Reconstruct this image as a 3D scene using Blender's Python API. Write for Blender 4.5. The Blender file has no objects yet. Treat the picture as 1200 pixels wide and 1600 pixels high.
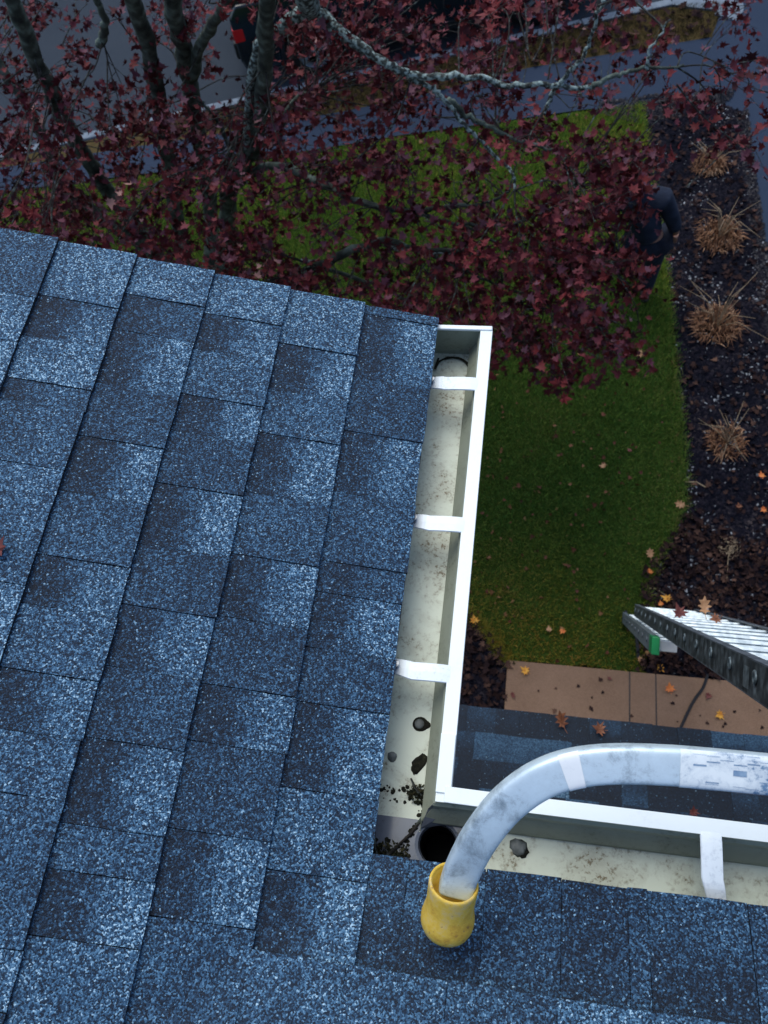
import bpy, bmesh, math, random
import numpy as np
from mathutils import Vector, Matrix

# ------------------------------------------------------------------ scene, camera, light
S = bpy.context.scene
COL = S.collection
PI = math.pi
Z0 = 5.3                                     # height of the eaves above the ground
cam_d = bpy.data.cameras.new('camera')
cam = bpy.data.objects.new('camera', cam_d); COL.objects.link(cam)
cam.matrix_world = Matrix(((0.984752, -0.064516, 0.161559, 0.17180), (0.128386, 0.896199, -0.424669, -0.34996), (-0.117391, 0.438936, 0.890817, 6.53024), (0, 0, 0, 1)))
cam_d.sensor_fit = 'VERTICAL'; cam_d.sensor_height = 24.0; cam_d.lens = 24.0 * 1259.988 / 1600.0
cam_d.clip_start = 0.05; cam_d.clip_end = 400
S.camera = cam
cam_d.dof.use_dof = True; cam_d.dof.focus_distance = 1.25; cam_d.dof.aperture_fstop = 6.5
world = bpy.data.worlds.new('World'); S.world = world; world.use_nodes = True
wn = world.node_tree.nodes; wl = world.node_tree.links
for n in list(wn): wn.remove(n)
wo = wn.new('ShaderNodeOutputWorld'); wb = wn.new('ShaderNodeBackground'); sk = wn.new('ShaderNodeTexSky')
sk.sky_type = 'NISHITA'; sk.sun_disc = False
SUN_EL = math.radians(62); SUN_ROT = math.radians(-28)
sk.sun_elevation = SUN_EL; sk.sun_rotation = SUN_ROT
sk.air_density = 1.0; sk.dust_density = 2.0; sk.ozone_density = 1.5
wb.inputs['Strength'].default_value = 0.15
wl.new(sk.outputs[0], wb.inputs[0]); wl.new(wb.outputs[0], wo.inputs[0])
sd = bpy.data.lights.new('sun', 'SUN'); sd.energy = 1.15; sd.angle = math.radians(45); sd.color = (0.98, 1.0, 0.90)
sun = bpy.data.objects.new('sun', sd); COL.objects.link(sun)
# direction of the light matches the sky's sun
sv = Vector((math.sin(SUN_ROT) * math.cos(SUN_EL), math.cos(SUN_ROT) * math.cos(SUN_EL), math.sin(SUN_EL)))
sun.rotation_euler = sv.to_track_quat('Z', 'Y').to_euler(); sun.location = (0, -4, 12)
S.view_settings.view_transform = 'Standard'; S.view_settings.look = 'None'
S.view_settings.exposure = 0.45; S.view_settings.gamma = 1.0; S.view_settings.use_curve_mapping = False
S.render.engine = 'CYCLES'

random.seed(7); RNG = np.random.default_rng(11)
def U(a, b): return random.uniform(a, b)

# ------------------------------------------------------------------ object helpers
def tag(o, label=None, cat=None, group=None, kind=None):
    if label: o['label'] = label
    if cat: o['category'] = cat
    if group: o['group'] = group
    if kind: o['kind'] = kind
    return o
def empty(name, loc=(0, 0, 0), **kw):
    o = bpy.data.objects.new(name, None); COL.objects.link(o); o.location = loc; o.empty_display_size = .1
    return tag(o, **kw)
def link(name, me, parent=None, loc=None):
    o = bpy.data.objects.new(name, me); COL.objects.link(o)
    if parent is not None:
        o.parent = parent
        if loc is None: # mesh data in world coordinates
            m = Matrix.Identity(4); p = parent
            while p is not None:
                m = p.matrix_basis @ m; p = p.parent
            o.matrix_basis = m.inverted()
        else: o.location = loc
    elif loc is not None: o.location = loc
    return o
class MB:
    def __init__(s): s.v = []; s.f = []; s.uv = None; s.mi = []
    def add(s, vs, fs, mi=0):
        b = len(s.v); s.v += [tuple(v) for v in vs]; s.f += [tuple(i + b for i in f) for f in fs]; s.mi += [mi] * len(fs); return s
    def box(s, c, d, M=None, mi=0):
        x, y, z = [k / 2 for k in d]
        vs = [Vector((a * x, b * y, e * z)) for a in (-1, 1) for b in (-1, 1) for e in (-1, 1)]
        if M is not None: vs = [M @ v for v in vs]
        vs = [v + Vector(c) for v in vs]
        return s.add(vs, [(0, 1, 3, 2), (4, 6, 7, 5), (0, 4, 5, 1), (2, 3, 7, 6), (0, 2, 6, 4), (1, 5, 7, 3)], mi)
    def sweep(s, pts, secs, closed=True, caps=True, mi=0):
        n = len(secs[0]); vs = []; fs = []
        for ring in secs: vs += ring
        for i in range(len(secs) - 1):
            for j in range(n if closed else n - 1):
                k = (j + 1) % n
                fs.append((i * n + j, i * n + k, (i + 1) * n + k, (i + 1) * n + j))
        if caps and closed:
            fs.append(tuple(reversed(range(n)))); fs.append(tuple((len(secs) - 1) * n + j for j in range(n)))
        return s.add(vs, fs, mi)
    def tube(s, pts, rad, n=8, jit=0, caps=True, mi=0):
        pts = [Vector(p) for p in pts]
        if not isinstance(rad, (list, tuple)): rad = [rad] * len(pts)
        secs = []; ref = None
        for i, p in enumerate(pts):
            t = (pts[min(i + 1, len(pts) - 1)] - pts[max(i - 1, 0)]).normalized()
            if ref is None: ref = t.orthogonal().normalized()
            ref = (ref - t * ref.dot(t)).normalized(); b = t.cross(ref)
            secs.append([p + (ref * math.cos(2 * PI * k / n) + b * math.sin(2 * PI * k / n)) * rad[i] * (1 + (U(-jit, jit) if jit else 0)) for k in range(n)])
        return s.sweep(pts, secs, True, caps, mi)
    def grid(s, P, mi=0):          # P[i][j] points
        n, m = len(P), len(P[0]); vs = [p for r in P for p in r]
        return s.add(vs, [(i * m + j, i * m + j + 1, (i + 1) * m + j + 1, (i + 1) * m + j) for i in range(n - 1) for j in range(m - 1)], mi)
    def mesh(s, name, mats, smooth=False):
        me = bpy.data.meshes.new(name); me.from_pydata([tuple(v) for v in s.v], [], s.f)
        if not isinstance(mats, (list, tuple)): mats = [mats]
        for m in mats: me.materials.append(m)
        if len(mats) > 1: me.polygons.foreach_set('material_index', s.mi)
        if smooth: me.polygons.foreach_set('use_smooth', [True] * len(me.polygons))
        me.update(); return me
    def build(s, name, mats, parent=None, smooth=False, bevel=0, seg=2):
        me = s.mesh(name, mats, smooth)
        bm = bmesh.new(); bm.from_mesh(me); bmesh.ops.recalc_face_normals(bm, faces=bm.faces)
        if bevel:
            bmesh.ops.remove_doubles(bm, verts=bm.verts, dist=1e-5)
            es = [e for e in bm.edges if len(e.link_faces) == 2 and e.calc_face_angle(0) > .5]
            bmesh.ops.bevel(bm, geom=es, offset=bevel, segments=seg, affect='EDGES', profile=.5, clamp_overlap=True)
        bm.to_mesh(me); bm.free()
        return link(name, me, parent)
def smooth_path(pts, k=6):
    P = [Vector(p) for p in pts]; out = []
    for i in range(len(P) - 1):
        a = P[max(i - 1, 0)]; b = P[i]; c = P[i + 1]; d = P[min(i + 2, len(P) - 1)]
        for j in range(k):
            t = j / k
            out.append(.5 * ((2 * b) + (c - a) * t + (2 * a - 5 * b + 4 * c - d) * t * t + (3 * b - a - 3 * c + d) * t ** 3))
    out.append(P[-1]); return out

# ------------------------------------------------------------------ materials
def newmat(name):
    m = bpy.data.materials.new(name); m.use_nodes = True; nt = m.node_tree
    return m, nt, nt.nodes['Principled BSDF'], nt.nodes, nt.links
def nd(nt, typ, **kw):
    n = nt.nodes.new(typ)
    for k, v in kw.items():
        if k in n.inputs.keys(): n.inputs[k].default_value = v
        else: setattr(n, k, v)
    return n
def ramp(nt, stops, fac=None, interp='LINEAR'):
    r = nt.nodes.new('ShaderNodeValToRGB'); e = r.color_ramp.elements; r.color_ramp.interpolation = interp
    while len(e) > 1: e.remove(e[-1])
    e[0].position = stops[0][0]; e[0].color = (*stops[0][1], 1)
    for p, c in stops[1:]:
        x = e.new(p); x.color = (*c, 1)
    if fac is not None: nt.links.new(fac, r.inputs[0])
    return r
def noisy(name, stops, scale=10, rough=.7, detail=4, bump=0, bscale=None, metallic=0, spec=.3, dist=0, scale3=(1, 1, 1)):
    m, nt, b, N, L = newmat(name)
    g = N.new('ShaderNodeNewGeometry'); mp = N.new('ShaderNodeMapping'); mp.inputs['Scale'].default_value = scale3
    L.new(g.outputs['Position'], mp.inputs[0])
    no = nd(nt, 'ShaderNodeTexNoise', Scale=scale, Detail=detail, Distortion=dist); L.new(mp.outputs[0], no.inputs['Vector'])
    r = ramp(nt, stops, no.outputs['Fac']); L.new(r.outputs[0], b.inputs['Base Color'])
    b.inputs['Roughness'].default_value = rough; b.inputs['Metallic'].default_value = metallic
    b.inputs['Specular IOR Level'].default_value = spec
    if bump:
        n2 = nd(nt, 'ShaderNodeTexNoise', Scale=bscale or scale * 4, Detail=3); L.new(g.outputs['Position'], n2.inputs['Vector'])
        bp = nd(nt, 'ShaderNodeBump', Strength=bump, Distance=.01); L.new(n2.outputs['Fac'], bp.inputs['Height']); L.new(bp.outputs[0], b.inputs['Normal'])
    return m
def math_node(nt, op, a, b=None, c=None, clamp=False):
    n = nt.nodes.new('ShaderNodeMath'); n.operation = op; n.use_clamp = clamp
    for i, x in enumerate((a, b, c)):
        if x is None: continue
        if isinstance(x, (int, float)): n.inputs[i].default_value = x
        else: nt.links.new(x, n.inputs[i])
    return n.outputs[0]

def shingle_material(name, gran=300, gain=1.0, gr=1.0):
    m, nt, b, N, L = newmat(name)
    g = N.new('ShaderNodeNewGeometry'); uv = N.new('ShaderNodeUVMap'); uv.uv_map = 'UVMap'
    sx = N.new('ShaderNodeSeparateXYZ'); L.new(uv.outputs[0], sx.inputs[0])
    oi = N.new('ShaderNodeObjectInfo'); sc = N.new('ShaderNodeSeparateColor'); L.new(oi.outputs['Color'], sc.inputs[0])
    n1 = nd(nt, 'ShaderNodeTexNoise', Scale=28.0, Detail=5.0, Roughness=.6); L.new(g.outputs['Position'], n1.inputs['Vector'])
    wob = math_node(nt, 'MULTIPLY_ADD', n1.outputs['Fac'], .55, -.27)
    v = math_node(nt, 'ADD', sx.outputs['Y'], wob)
    mr = nd(nt, 'ShaderNodeMapRange'); mr.interpolation_type = 'SMOOTHSTEP'
    mr.inputs['From Min'].default_value = .30; mr.inputs['From Max'].default_value = .80; L.new(v, mr.inputs['Value'])
    d = math_node(nt, 'SUBTRACT', sc.outputs[1], sc.outputs[0])
    tone = math_node(nt, 'MULTIPLY_ADD', mr.outputs[0], d, sc.outputs[0])
    n0 = nd(nt, 'ShaderNodeTexNoise', Scale=9.0, Detail=3.0); L.new(g.outputs['Position'], n0.inputs['Vector'])
    tone = math_node(nt, 'ADD', tone, math_node(nt, 'MULTIPLY_ADD', n0.outputs['Fac'], .5, -.25))
    vo = nd(nt, 'ShaderNodeTexVoronoi', Scale=float(gran), Randomness=1.0); L.new(g.outputs['Position'], vo.inputs['Vector'])
    s2 = N.new('ShaderNodeSeparateColor'); L.new(vo.outputs['Color'], s2.inputs[0])
    vo2 = nd(nt, 'ShaderNodeTexVoronoi', Scale=float(gran) * .52, Randomness=1.0); L.new(g.outputs['Position'], vo2.inputs['Vector'])
    s3 = N.new('ShaderNodeSeparateColor'); L.new(vo2.outputs['Color'], s3.inputs[0])
    r1 = math_node(nt, 'MULTIPLY_ADD', s2.outputs[0], .78 * gr, math_node(nt, 'MULTIPLY_ADD', s3.outputs[1], .22 * gr, .5 * (1 - gr)))
    fac = math_node(nt, 'ADD', r1, math_node(nt, 'MULTIPLY_ADD', tone, .50, -.28), None, True)
    spk = math_node(nt, 'GREATER_THAN', s2.outputs[1], .958 if gr > .9 else .99); fac = math_node(nt, 'MAXIMUM', fac, math_node(nt, 'MULTIPLY', spk, math_node(nt, 'MULTIPLY_ADD', s2.outputs[2], .3, .68)))
    k = gain
    rp = ramp(nt, [(0, (.0025 * k, .008 * k, .020 * k)), (.34, (.008 * k, .026 * k, .058 * k)), (.60, (.027 * k, .088 * k, .178 * k)), (.80, (.078 * k, .205 * k, .36 * k)), (.92, (.17 * k, .36 * k, .56 * k)), (1, (.50 * k, .76 * k, .95 * k))], fac)
    L.new(rp.outputs[0], b.inputs['Base Color'])
    b.inputs['Roughness'].default_value = .75; b.inputs['Specular IOR Level'].default_value = .35
    bp = nd(nt, 'ShaderNodeBump', Strength=.7, Distance=.0016)
    h = math_node(nt, 'MULTIPLY_ADD', vo.outputs['Distance'], -180.0 / 300.0, r1)
    L.new(h, bp.inputs['Height']); L.new(bp.outputs[0], b.inputs['Normal'])
    return m
M = {}
M['shingle'] = shingle_material('asphalt_shingle', 470, .68)
M['porch_shingle'] = shingle_material('weathered_porch_shingle', 260, .40, .45)
M['cut_edge'] = noisy('asphalt_cut_edge', [(.3, (.004, .006, .010)), (.7, (.012, .018, .030))], 200, .9)
M['deck'] = noisy('roof_deck_felt', [(.3, (.01, .012, .016)), (.7, (.025, .028, .035))], 20)

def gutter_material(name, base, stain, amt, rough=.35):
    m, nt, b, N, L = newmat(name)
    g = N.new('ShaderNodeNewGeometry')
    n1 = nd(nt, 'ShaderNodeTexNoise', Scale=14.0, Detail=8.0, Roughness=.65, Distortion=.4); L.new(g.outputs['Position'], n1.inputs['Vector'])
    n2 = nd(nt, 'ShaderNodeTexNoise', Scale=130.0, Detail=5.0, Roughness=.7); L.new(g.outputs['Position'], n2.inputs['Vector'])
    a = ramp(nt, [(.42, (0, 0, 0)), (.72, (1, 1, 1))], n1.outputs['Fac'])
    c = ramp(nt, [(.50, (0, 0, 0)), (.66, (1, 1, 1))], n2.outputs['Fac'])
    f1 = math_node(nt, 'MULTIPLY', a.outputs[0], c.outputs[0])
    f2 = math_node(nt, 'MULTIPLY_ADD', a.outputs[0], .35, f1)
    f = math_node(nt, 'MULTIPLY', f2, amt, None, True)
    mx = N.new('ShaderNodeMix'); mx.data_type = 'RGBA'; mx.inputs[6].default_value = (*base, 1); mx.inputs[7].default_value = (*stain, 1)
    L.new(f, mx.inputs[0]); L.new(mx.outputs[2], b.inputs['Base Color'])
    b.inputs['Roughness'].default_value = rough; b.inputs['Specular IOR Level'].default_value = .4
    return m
M['white_metal'] = gutter_material('white_enamel', (.80, .86, .86), (.5, .52, .5), .2, .3)
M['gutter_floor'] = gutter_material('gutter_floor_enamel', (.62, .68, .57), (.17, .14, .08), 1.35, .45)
M['gutter_wall'] = gutter_material('shaded_dirty_enamel', (.27, .30, .235), (.10, .10, .065), .8, .5)  # darker than the floor: shade inside the trough and dirt, both in the colour
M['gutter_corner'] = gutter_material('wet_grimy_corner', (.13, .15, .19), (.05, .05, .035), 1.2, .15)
M['strap'] = gutter_material('hanger_aluminium', (.82, .88, .90), (.42, .48, .54), .6, .35)
M['grime'] = noisy('gutter_grime', [(.35, (.008, .009, .006)), (.6, (.025, .026, .015)), (.8, (.09, .085, .05))], 160, .8, bump=.8)
M['sealant'] = noisy('grey_sealant', [(.3, (.06, .07, .065)), (.7, (.2, .22, .22))], 60, .45)
M['black'] = noisy('black_hole', [(0, (.002, .002, .003)), (1, (.006, .006, .007))], 5, .7)
M['steel'] = noisy('screw_steel', [(.3, (.2, .22, .25)), (.7, (.4, .42, .45))], 60, .35, metallic=.8)
M['siding'] = noisy('siding', [(.3, (.30, .31, .30)), (.7, (.36, .37, .36))], 6, .6)
M['fascia'] = noisy('fascia_paint', [(.3, (.6, .62, .6)), (.7, (.72, .74, .72))], 6, .5)

def tube_metal(name, c1, c2, rough):
    m, nt, b, N, L = newmat(name)
    g = N.new('ShaderNodeNewGeometry')
    n1 = nd(nt, 'ShaderNodeTexNoise', Scale=26.0, Detail=9.0, Roughness=.78, Distortion=.25); L.new(g.outputs['Position'], n1.inputs['Vector'])
    r = ramp(nt, [(.3, c1), (.5, c2), (.75, tuple(min(1, x * 1.15) for x in c2))], n1.outputs['Fac']); L.new(r.outputs[0], b.inputs['Base Color'])
    b.inputs['Metallic'].default_value = .35; b.inputs['Roughness'].default_value = rough
    return m
M['tube'] = tube_metal('oxidised_aluminium_tube', (.24, .30, .34), (.64, .76, .82), .42)
M['rail'] = noisy('shaded_ladder_rail', [(.32, (.018, .024, .030)), (.5, (.06, .072, .08)), (.62, (.13, .155, .17)), (.78, (.30, .35, .38))], 26, .5, metallic=.4, detail=6)  # dark grey carries the web's shade in its colour; paler patches are scuffs
M['rail_edge'] = noisy('ladder_rail_flange', [(.3, (.07, .085, .10)), (.7, (.2, .23, .27))], 25, .45, metallic=.4, detail=6)
M['rail_pale'] = noisy('pale_ladder_rail', [(.3, (.10, .13, .15)), (.7, (.24, .28, .31))], 18, .5, metallic=.4, detail=6)
M['rung_end'] = noisy('dull_rung_end', [(.35, (.06, .08, .09)), (.6, (.2, .25, .28)), (.75, (.5, .58, .62))], 40, .4, metallic=.3, detail=5)
M['rung'] = noisy('bright_aluminium_rung', [(.3, (.34, .42, .48)), (.6, (.62, .70, .75)), (.75, (.75, .82, .86))], 45, .35, metallic=.3, detail=5)
def rubber():
    m, nt, b, N, L = newmat('worn_yellow_rubber')
    g = N.new('ShaderNodeNewGeometry')
    n1 = nd(nt, 'ShaderNodeTexNoise', Scale=38.0, Detail=7.0, Roughness=.7); L.new(g.outputs['Position'], n1.inputs['Vector'])
    n2 = nd(nt, 'ShaderNodeTexNoise', Scale=160.0, Detail=3.0); L.new(g.outputs['Position'], n2.inputs['Vector'])
    r = ramp(nt, [(.30, (.28, .13, .04)), (.38, (.60, .35, .04)), (.50, (.72, .48, .06)), (.60, (.66, .48, .17)), (.70, (.56, .47, .32))], n1.outputs['Fac'])
    sp = ramp(nt, [(.66, (0, 0, 0)), (.72, (1, 1, 1))], n2.outputs['Fac'])
    mx = N.new('ShaderNodeMix'); mx.data_type = 'RGBA'; L.new(sp.outputs[0], mx.inputs[0]); L.new(r.outputs[0], mx.inputs[6]); mx.inputs[7].default_value = (.36, .20, .08, 1)
    L.new(mx.outputs[2], b.inputs['Base Color']); b.inputs['Roughness'].default_value = .55
    bp = nd(nt, 'ShaderNodeBump', Strength=.25, Distance=.002); L.new(n1.outputs['Fac'], bp.inputs['Height']); L.new(bp.outputs[0], b.inputs['Normal'])
    return m
M['rubber'] = rubber()
M['green'] = noisy('green_plastic', [(.3, (.01, .16, .055)), (.7, (.02, .26, .09))], 12, .4)
M['white_plastic'] = noisy('pale_plastic', [(.3, (.5, .52, .55)), (.7, (.65, .67, .7))], 12, .5)

def ground_mat(name, stops, s1, s2, stops2, mixf, rough=.9, bump=.5):
    m, nt, b, N, L = newmat(name)
    g = N.new('ShaderNodeNewGeometry')
    n1 = nd(nt, 'ShaderNodeTexNoise', Scale=s1, Detail=6.0, Roughness=.6); n2 = nd(nt, 'ShaderNodeTexNoise', Scale=s2, Detail=6.0, Roughness=.75)
    L.new(g.outputs['Position'], n1.inputs['Vector']); L.new(g.outputs['Position'], n2.inputs['Vector'])
    a = ramp(nt, stops, n1.outputs['Fac']); c = ramp(nt, stops2, n2.outputs['Fac'])
    mx = N.new('ShaderNodeMix'); mx.data_type = 'RGBA'; mx.inputs[0].default_value = mixf
    L.new(a.outputs[0], mx.inputs[6]); L.new(c.outputs[0], mx.inputs[7]); L.new(mx.outputs[2], b.inputs['Base Color'])
    b.inputs['Roughness'].default_value = rough; b.inputs['Specular IOR Level'].default_value = .08
    bp = nd(nt, 'ShaderNodeBump', Strength=bump, Distance=.02); L.new(n2.outputs['Fac'], bp.inputs['Height']); L.new(bp.outputs[0], b.inputs['Normal'])
    return m
M['soil'] = ground_mat('soil', [(.3, (.010, .010, .012)), (.7, (.02, .019, .02))], 3, 60, [(.35, (.008, .009, .012)), (.7, (.035, .034, .038))], .6)
M['mulch'] = ground_mat('dark_mulch', [(.3, (.005, .006, .011)), (.7, (.011, .012, .020))], 2.5, 45, [(.35, (.003, .004, .008)), (.58, (.012, .014, .024)), (.75, (.045, .044, .055))], .6, .9, 1.0)
M['lawn'] = ground_mat('lawn_turf', [(.3, (.016, .046, .008)), (.7, (.044, .072, .012))], 2.2, 45, [(.3, (.010, .030, .006)), (.7, (.05, .085, .014))], .5)
M['verge'] = ground_mat('leaf_strewn_verge', [(.3, (.050, .042, .016)), (.7, (.085, .060, .028))], 2.0, 50, [(.3, (.03, .03, .010)), (.7, (.12, .075, .03))], .5)
M['street'] = ground_mat('street_asphalt', [(.3, (.032, .040, .052)), (.7, (.042, .052, .066))], .8, 90, [(.3, (.020, .03, .045)), (.7, (.048, .062, .082))], .4, .92, .3)
M['drive'] = ground_mat('driveway_asphalt', [(.3, (.022, .034, .058)), (.7, (.032, .046, .076))], .9, 90, [(.3, (.016, .028, .055)), (.7, (.040, .058, .10))], .4, .85, .3)
M['kerb'] = noisy('kerb_concrete', [(.3, (.11, .14, .18)), (.7, (.18, .22, .27))], 9, .8, bump=.4)
M['path'] = ground_mat('tan_concrete', [(.3, (.17, .108, .072)), (.7, (.27, .175, .120))], 2.6, 120, [(.3, (.12, .075, .052)), (.62, (.26, .165, .118)), (.8, (.42, .31, .24))], .55, .85, .35)
M['cord'] = noisy('black_cord', [(0, (.008, .008, .01)), (1, (.02, .02, .024))], 20, .5)

def varied(name, stops, rough=.6, scale=3.0, trans=0, spec=.3):
    """colour by a random value of each loose piece (island), plus slow drift over the ground"""
    m, nt, b, N, L = newmat(name)
    g = N.new('ShaderNodeNewGeometry')
    n1 = nd(nt, 'ShaderNodeTexNoise', Scale=scale, Detail=3.0); L.new(g.outputs['Position'], n1.inputs['Vector'])
    f = math_node(nt, 'ADD', math_node(nt, 'MULTIPLY', g.outputs['Random Per Island'], .7), math_node(nt, 'MULTIPLY_ADD', n1.outputs['Fac'], .9, -.3), None, True)
    r = ramp(nt, stops, f); L.new(r.outputs[0], b.inputs['Base Color'])
    b.inputs['Roughness'].default_value = rough; b.inputs['Specular IOR Level'].default_value = spec
    return m
def grass_mat(name, stops, rough, scale, spec):
    """grass that is lusher and yellower towards the street, thin and straw tinted by the path"""
    m = varied(name, stops, rough, scale, spec=spec); nt = m.node_tree; b = nt.nodes['Principled BSDF']
    src = b.inputs['Base Color'].links[0].from_socket; g = nt.nodes.new('ShaderNodeNewGeometry'); sx = nt.nodes.new('ShaderNodeSeparateXYZ'); nt.links.new(g.outputs['Position'], sx.inputs[0])
    n = nd(nt, 'ShaderNodeTexNoise', Scale=1.4, Detail=3.0); nt.links.new(g.outputs['Position'], n.inputs['Vector'])
    yy = math_node(nt, 'MULTIPLY_ADD', n.outputs['Fac'], 1.6, sx.outputs['Y'])
    mr = nd(nt, 'ShaderNodeMapRange'); mr.inputs['From Min'].default_value = 5.2; mr.inputs['From Max'].default_value = 7.4; nt.links.new(yy, mr.inputs['Value'])
    mx = nt.nodes.new('ShaderNodeMix'); mx.data_type = 'RGBA'; mx.blend_type = 'MULTIPLY'; nt.links.new(mr.outputs[0], mx.inputs[0]); nt.links.new(src, mx.inputs[6]); mx.inputs[7].default_value = (1.55, 1.3, .9, 1); mx.clamp_result = False  # far blades brightened in colour to make up for the crown's shade
    mr2 = nd(nt, 'ShaderNodeMapRange'); mr2.inputs['From Min'].default_value = 3.6; mr2.inputs['From Max'].default_value = 2.2; nt.links.new(yy, mr2.inputs['Value'])
    m2 = nt.nodes.new('ShaderNodeMix'); m2.data_type = 'RGBA'; m2.blend_type = 'MULTIPLY'; nt.links.new(mr2.outputs[0], m2.inputs[0]); nt.links.new(mx.outputs[2], m2.inputs[6]); m2.inputs[7].default_value = (1.9, .95, .8, 1)
    nt.links.new(m2.outputs[2], b.inputs['Base Color']); return m
M['blade'] = grass_mat('grass_blade', [(0, (.028, .090, .020)), (.36, (.075, .180, .032)), (.64, (.165, .255, .042)), (.87, (.23, .235, .065)), (1, (.32, .23, .11))], .6, .75, .15)
M['dry_blade'] = varied('dry_verge_blade', [(0, (.035, .045, .014)), (.5, (.08, .060, .026)), (1, (.13, .09, .045))], .7, 1.3, spec=.1)
M['chip'] = varied('mulch_chip', [(0, (.002, .003, .006)), (.5, (.007, .007, .013)), (.8, (.019, .017, .024)), (1, (.07, .056, .056))], .9, 2, spec=.04)
M['fleck'] = varied('pale_fleck', [(0, (.04, .045, .055)), (.6, (.12, .13, .15)), (1, (.36, .38, .42))], .7, 2)
M['edge_stone'] = varied('edging_stone', [(0, (.008, .009, .014)), (.5, (.022, .022, .028)), (.85, (.06, .056, .058)), (1, (.2, .2, .21))], .9, 3, spec=.05)
M['litter'] = varied('leaf_litter', [(0, (.010, .007, .009)), (.4, (.024, .014, .015)), (.75, (.050, .028, .024)), (1, (.16, .09, .065))], .9, 3, spec=.05)
M['lawn_litter'] = varied('lawn_leaf_litter', [(0, (.06, .014, .010)), (.6, (.12, .038, .018)), (1, (.30, .17, .07))], .7, 3)
M['maple_leaf'] = varied('red_maple_leaf', [(0, (.026, .006, .008)), (.3, (.068, .011, .015)), (.55, (.145, .020, .022)), (.75, (.105, .028, .046)), (.9, (.15, .066, .092)), (1, (.32, .17, .15))], .6, 1.6, spec=.18)
M['bark'] = noisy('bark', [(.3, (.016, .020, .018)), (.48, (.05, .062, .05)), (.6, (.10, .13, .11)), (.8, (.19, .25, .22))], 12, .9, detail=8, bump=1.0, bscale=70)
M['lichen_bark'] = noisy('lichen_bark', [(.30, (.014, .016, .016)), (.46, (.05, .06, .055)), (.54, (.22, .29, .28)), (.8, (.42, .52, .50))], 38, .9, detail=8, bump=1.0, bscale=80)
M['twig'] = noisy('twig_bark', [(.3, (.010, .010, .010)), (.55, (.022, .02, .018)), (.7, (.10, .13, .12))], 30, .9, detail=6)
M['straw'] = varied('straw', [(0, (.07, .028, .014)), (.45, (.22, .10, .05)), (.8, (.36, .20, .11)), (1, (.50, .33, .21))], .7, 4)
M['pale_straw'] = varied('pale_straw', [(0, (.15, .10, .06)), (1, (.38, .29, .19))], .7, 4)
def leafmat(name, c, c2): return noisy(name, [(.35, c), (.65, c2)], 35, .55, detail=4)
M['yellow_leaf'] = leafmat('yellow_leaf', (.50, .19, .02), (.66, .34, .05))
M['tan_leaf'] = leafmat('tan_leaf', (.34, .17, .08), (.5, .28, .15))
M['orange_leaf'] = leafmat('orange_leaf', (.55, .13, .03), (.68, .24, .06))
M['brown_leaf'] = leafmat('brown_leaf', (.12, .04, .02), (.24, .09, .04))
M['dark_leaf'] = leafmat('dark_red_leaf', (.09, .02, .02), (.17, .05, .04))
M['car_paint'] = noisy('dark_teal_paint', [(0, (.004, .010, .015)), (1, (.006, .016, .024))], 3, .15, spec=.6)
M['glass'] = noisy('car_glass', [(0, (.004, .006, .008)), (1, (.008, .012, .016))], 3, .05, spec=.8)
M['tyre'] = noisy('tyre', [(0, (.004, .004, .005)), (1, (.010, .010, .011))], 20, .8)
M['alloy'] = noisy('alloy', [(0, (.30, .34, .38)), (1, (.45, .5, .55))], 6, .3, metallic=.7)
M['red_lens'] = noisy('red_lens', [(0, (.42, .01, .012)), (1, (.55, .02, .02))], 6, .2)
M['trim'] = noisy('black_trim', [(0, (.006, .007, .008)), (1, (.012, .013, .015))], 6, .5)
M['cloth_top'] = noisy('navy_sweatshirt', [(.3, (.006, .010, .024)), (.7, (.014, .022, .045))], 12, .9, bump=.6, bscale=25)
M['cloth_legs'] = noisy('dark_jeans', [(.3, (.006, .009, .020)), (.7, (.012, .018, .036))], 18, .9, bump=.5, bscale=30)
M['skin'] = noisy('skin', [(.3, (.22, .11, .08)), (.7, (.30, .16, .12))], 20, .55)
M['hair'] = noisy('dark_hair', [(.3, (.006, .005, .005)), (.7, (.02, .015, .012))], 60, .6, scale3=(1, 1, .3))
M['shoe'] = noisy('dark_shoe', [(.3, (.015, .014, .014)), (.7, (.05, .045, .04))], 25, .6)
M['label_paper'] = gutter_material('scuffed_label', (.80, .86, .88), (.14, .24, .38), 1.5, .5)
M['label_white'] = gutter_material('white_sticker', (.84, .87, .88), (.6, .64, .7), .3, .4)
M['print_blue'] = noisy('faded_blue_print', [(.3, (.12, .22, .38)), (.7, (.3, .42, .55))], 90, .5)
M['print_red'] = noisy('faded_red_print', [(.3, (.25, .06, .10)), (.7, (.4, .2, .25))], 90, .5)

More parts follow.
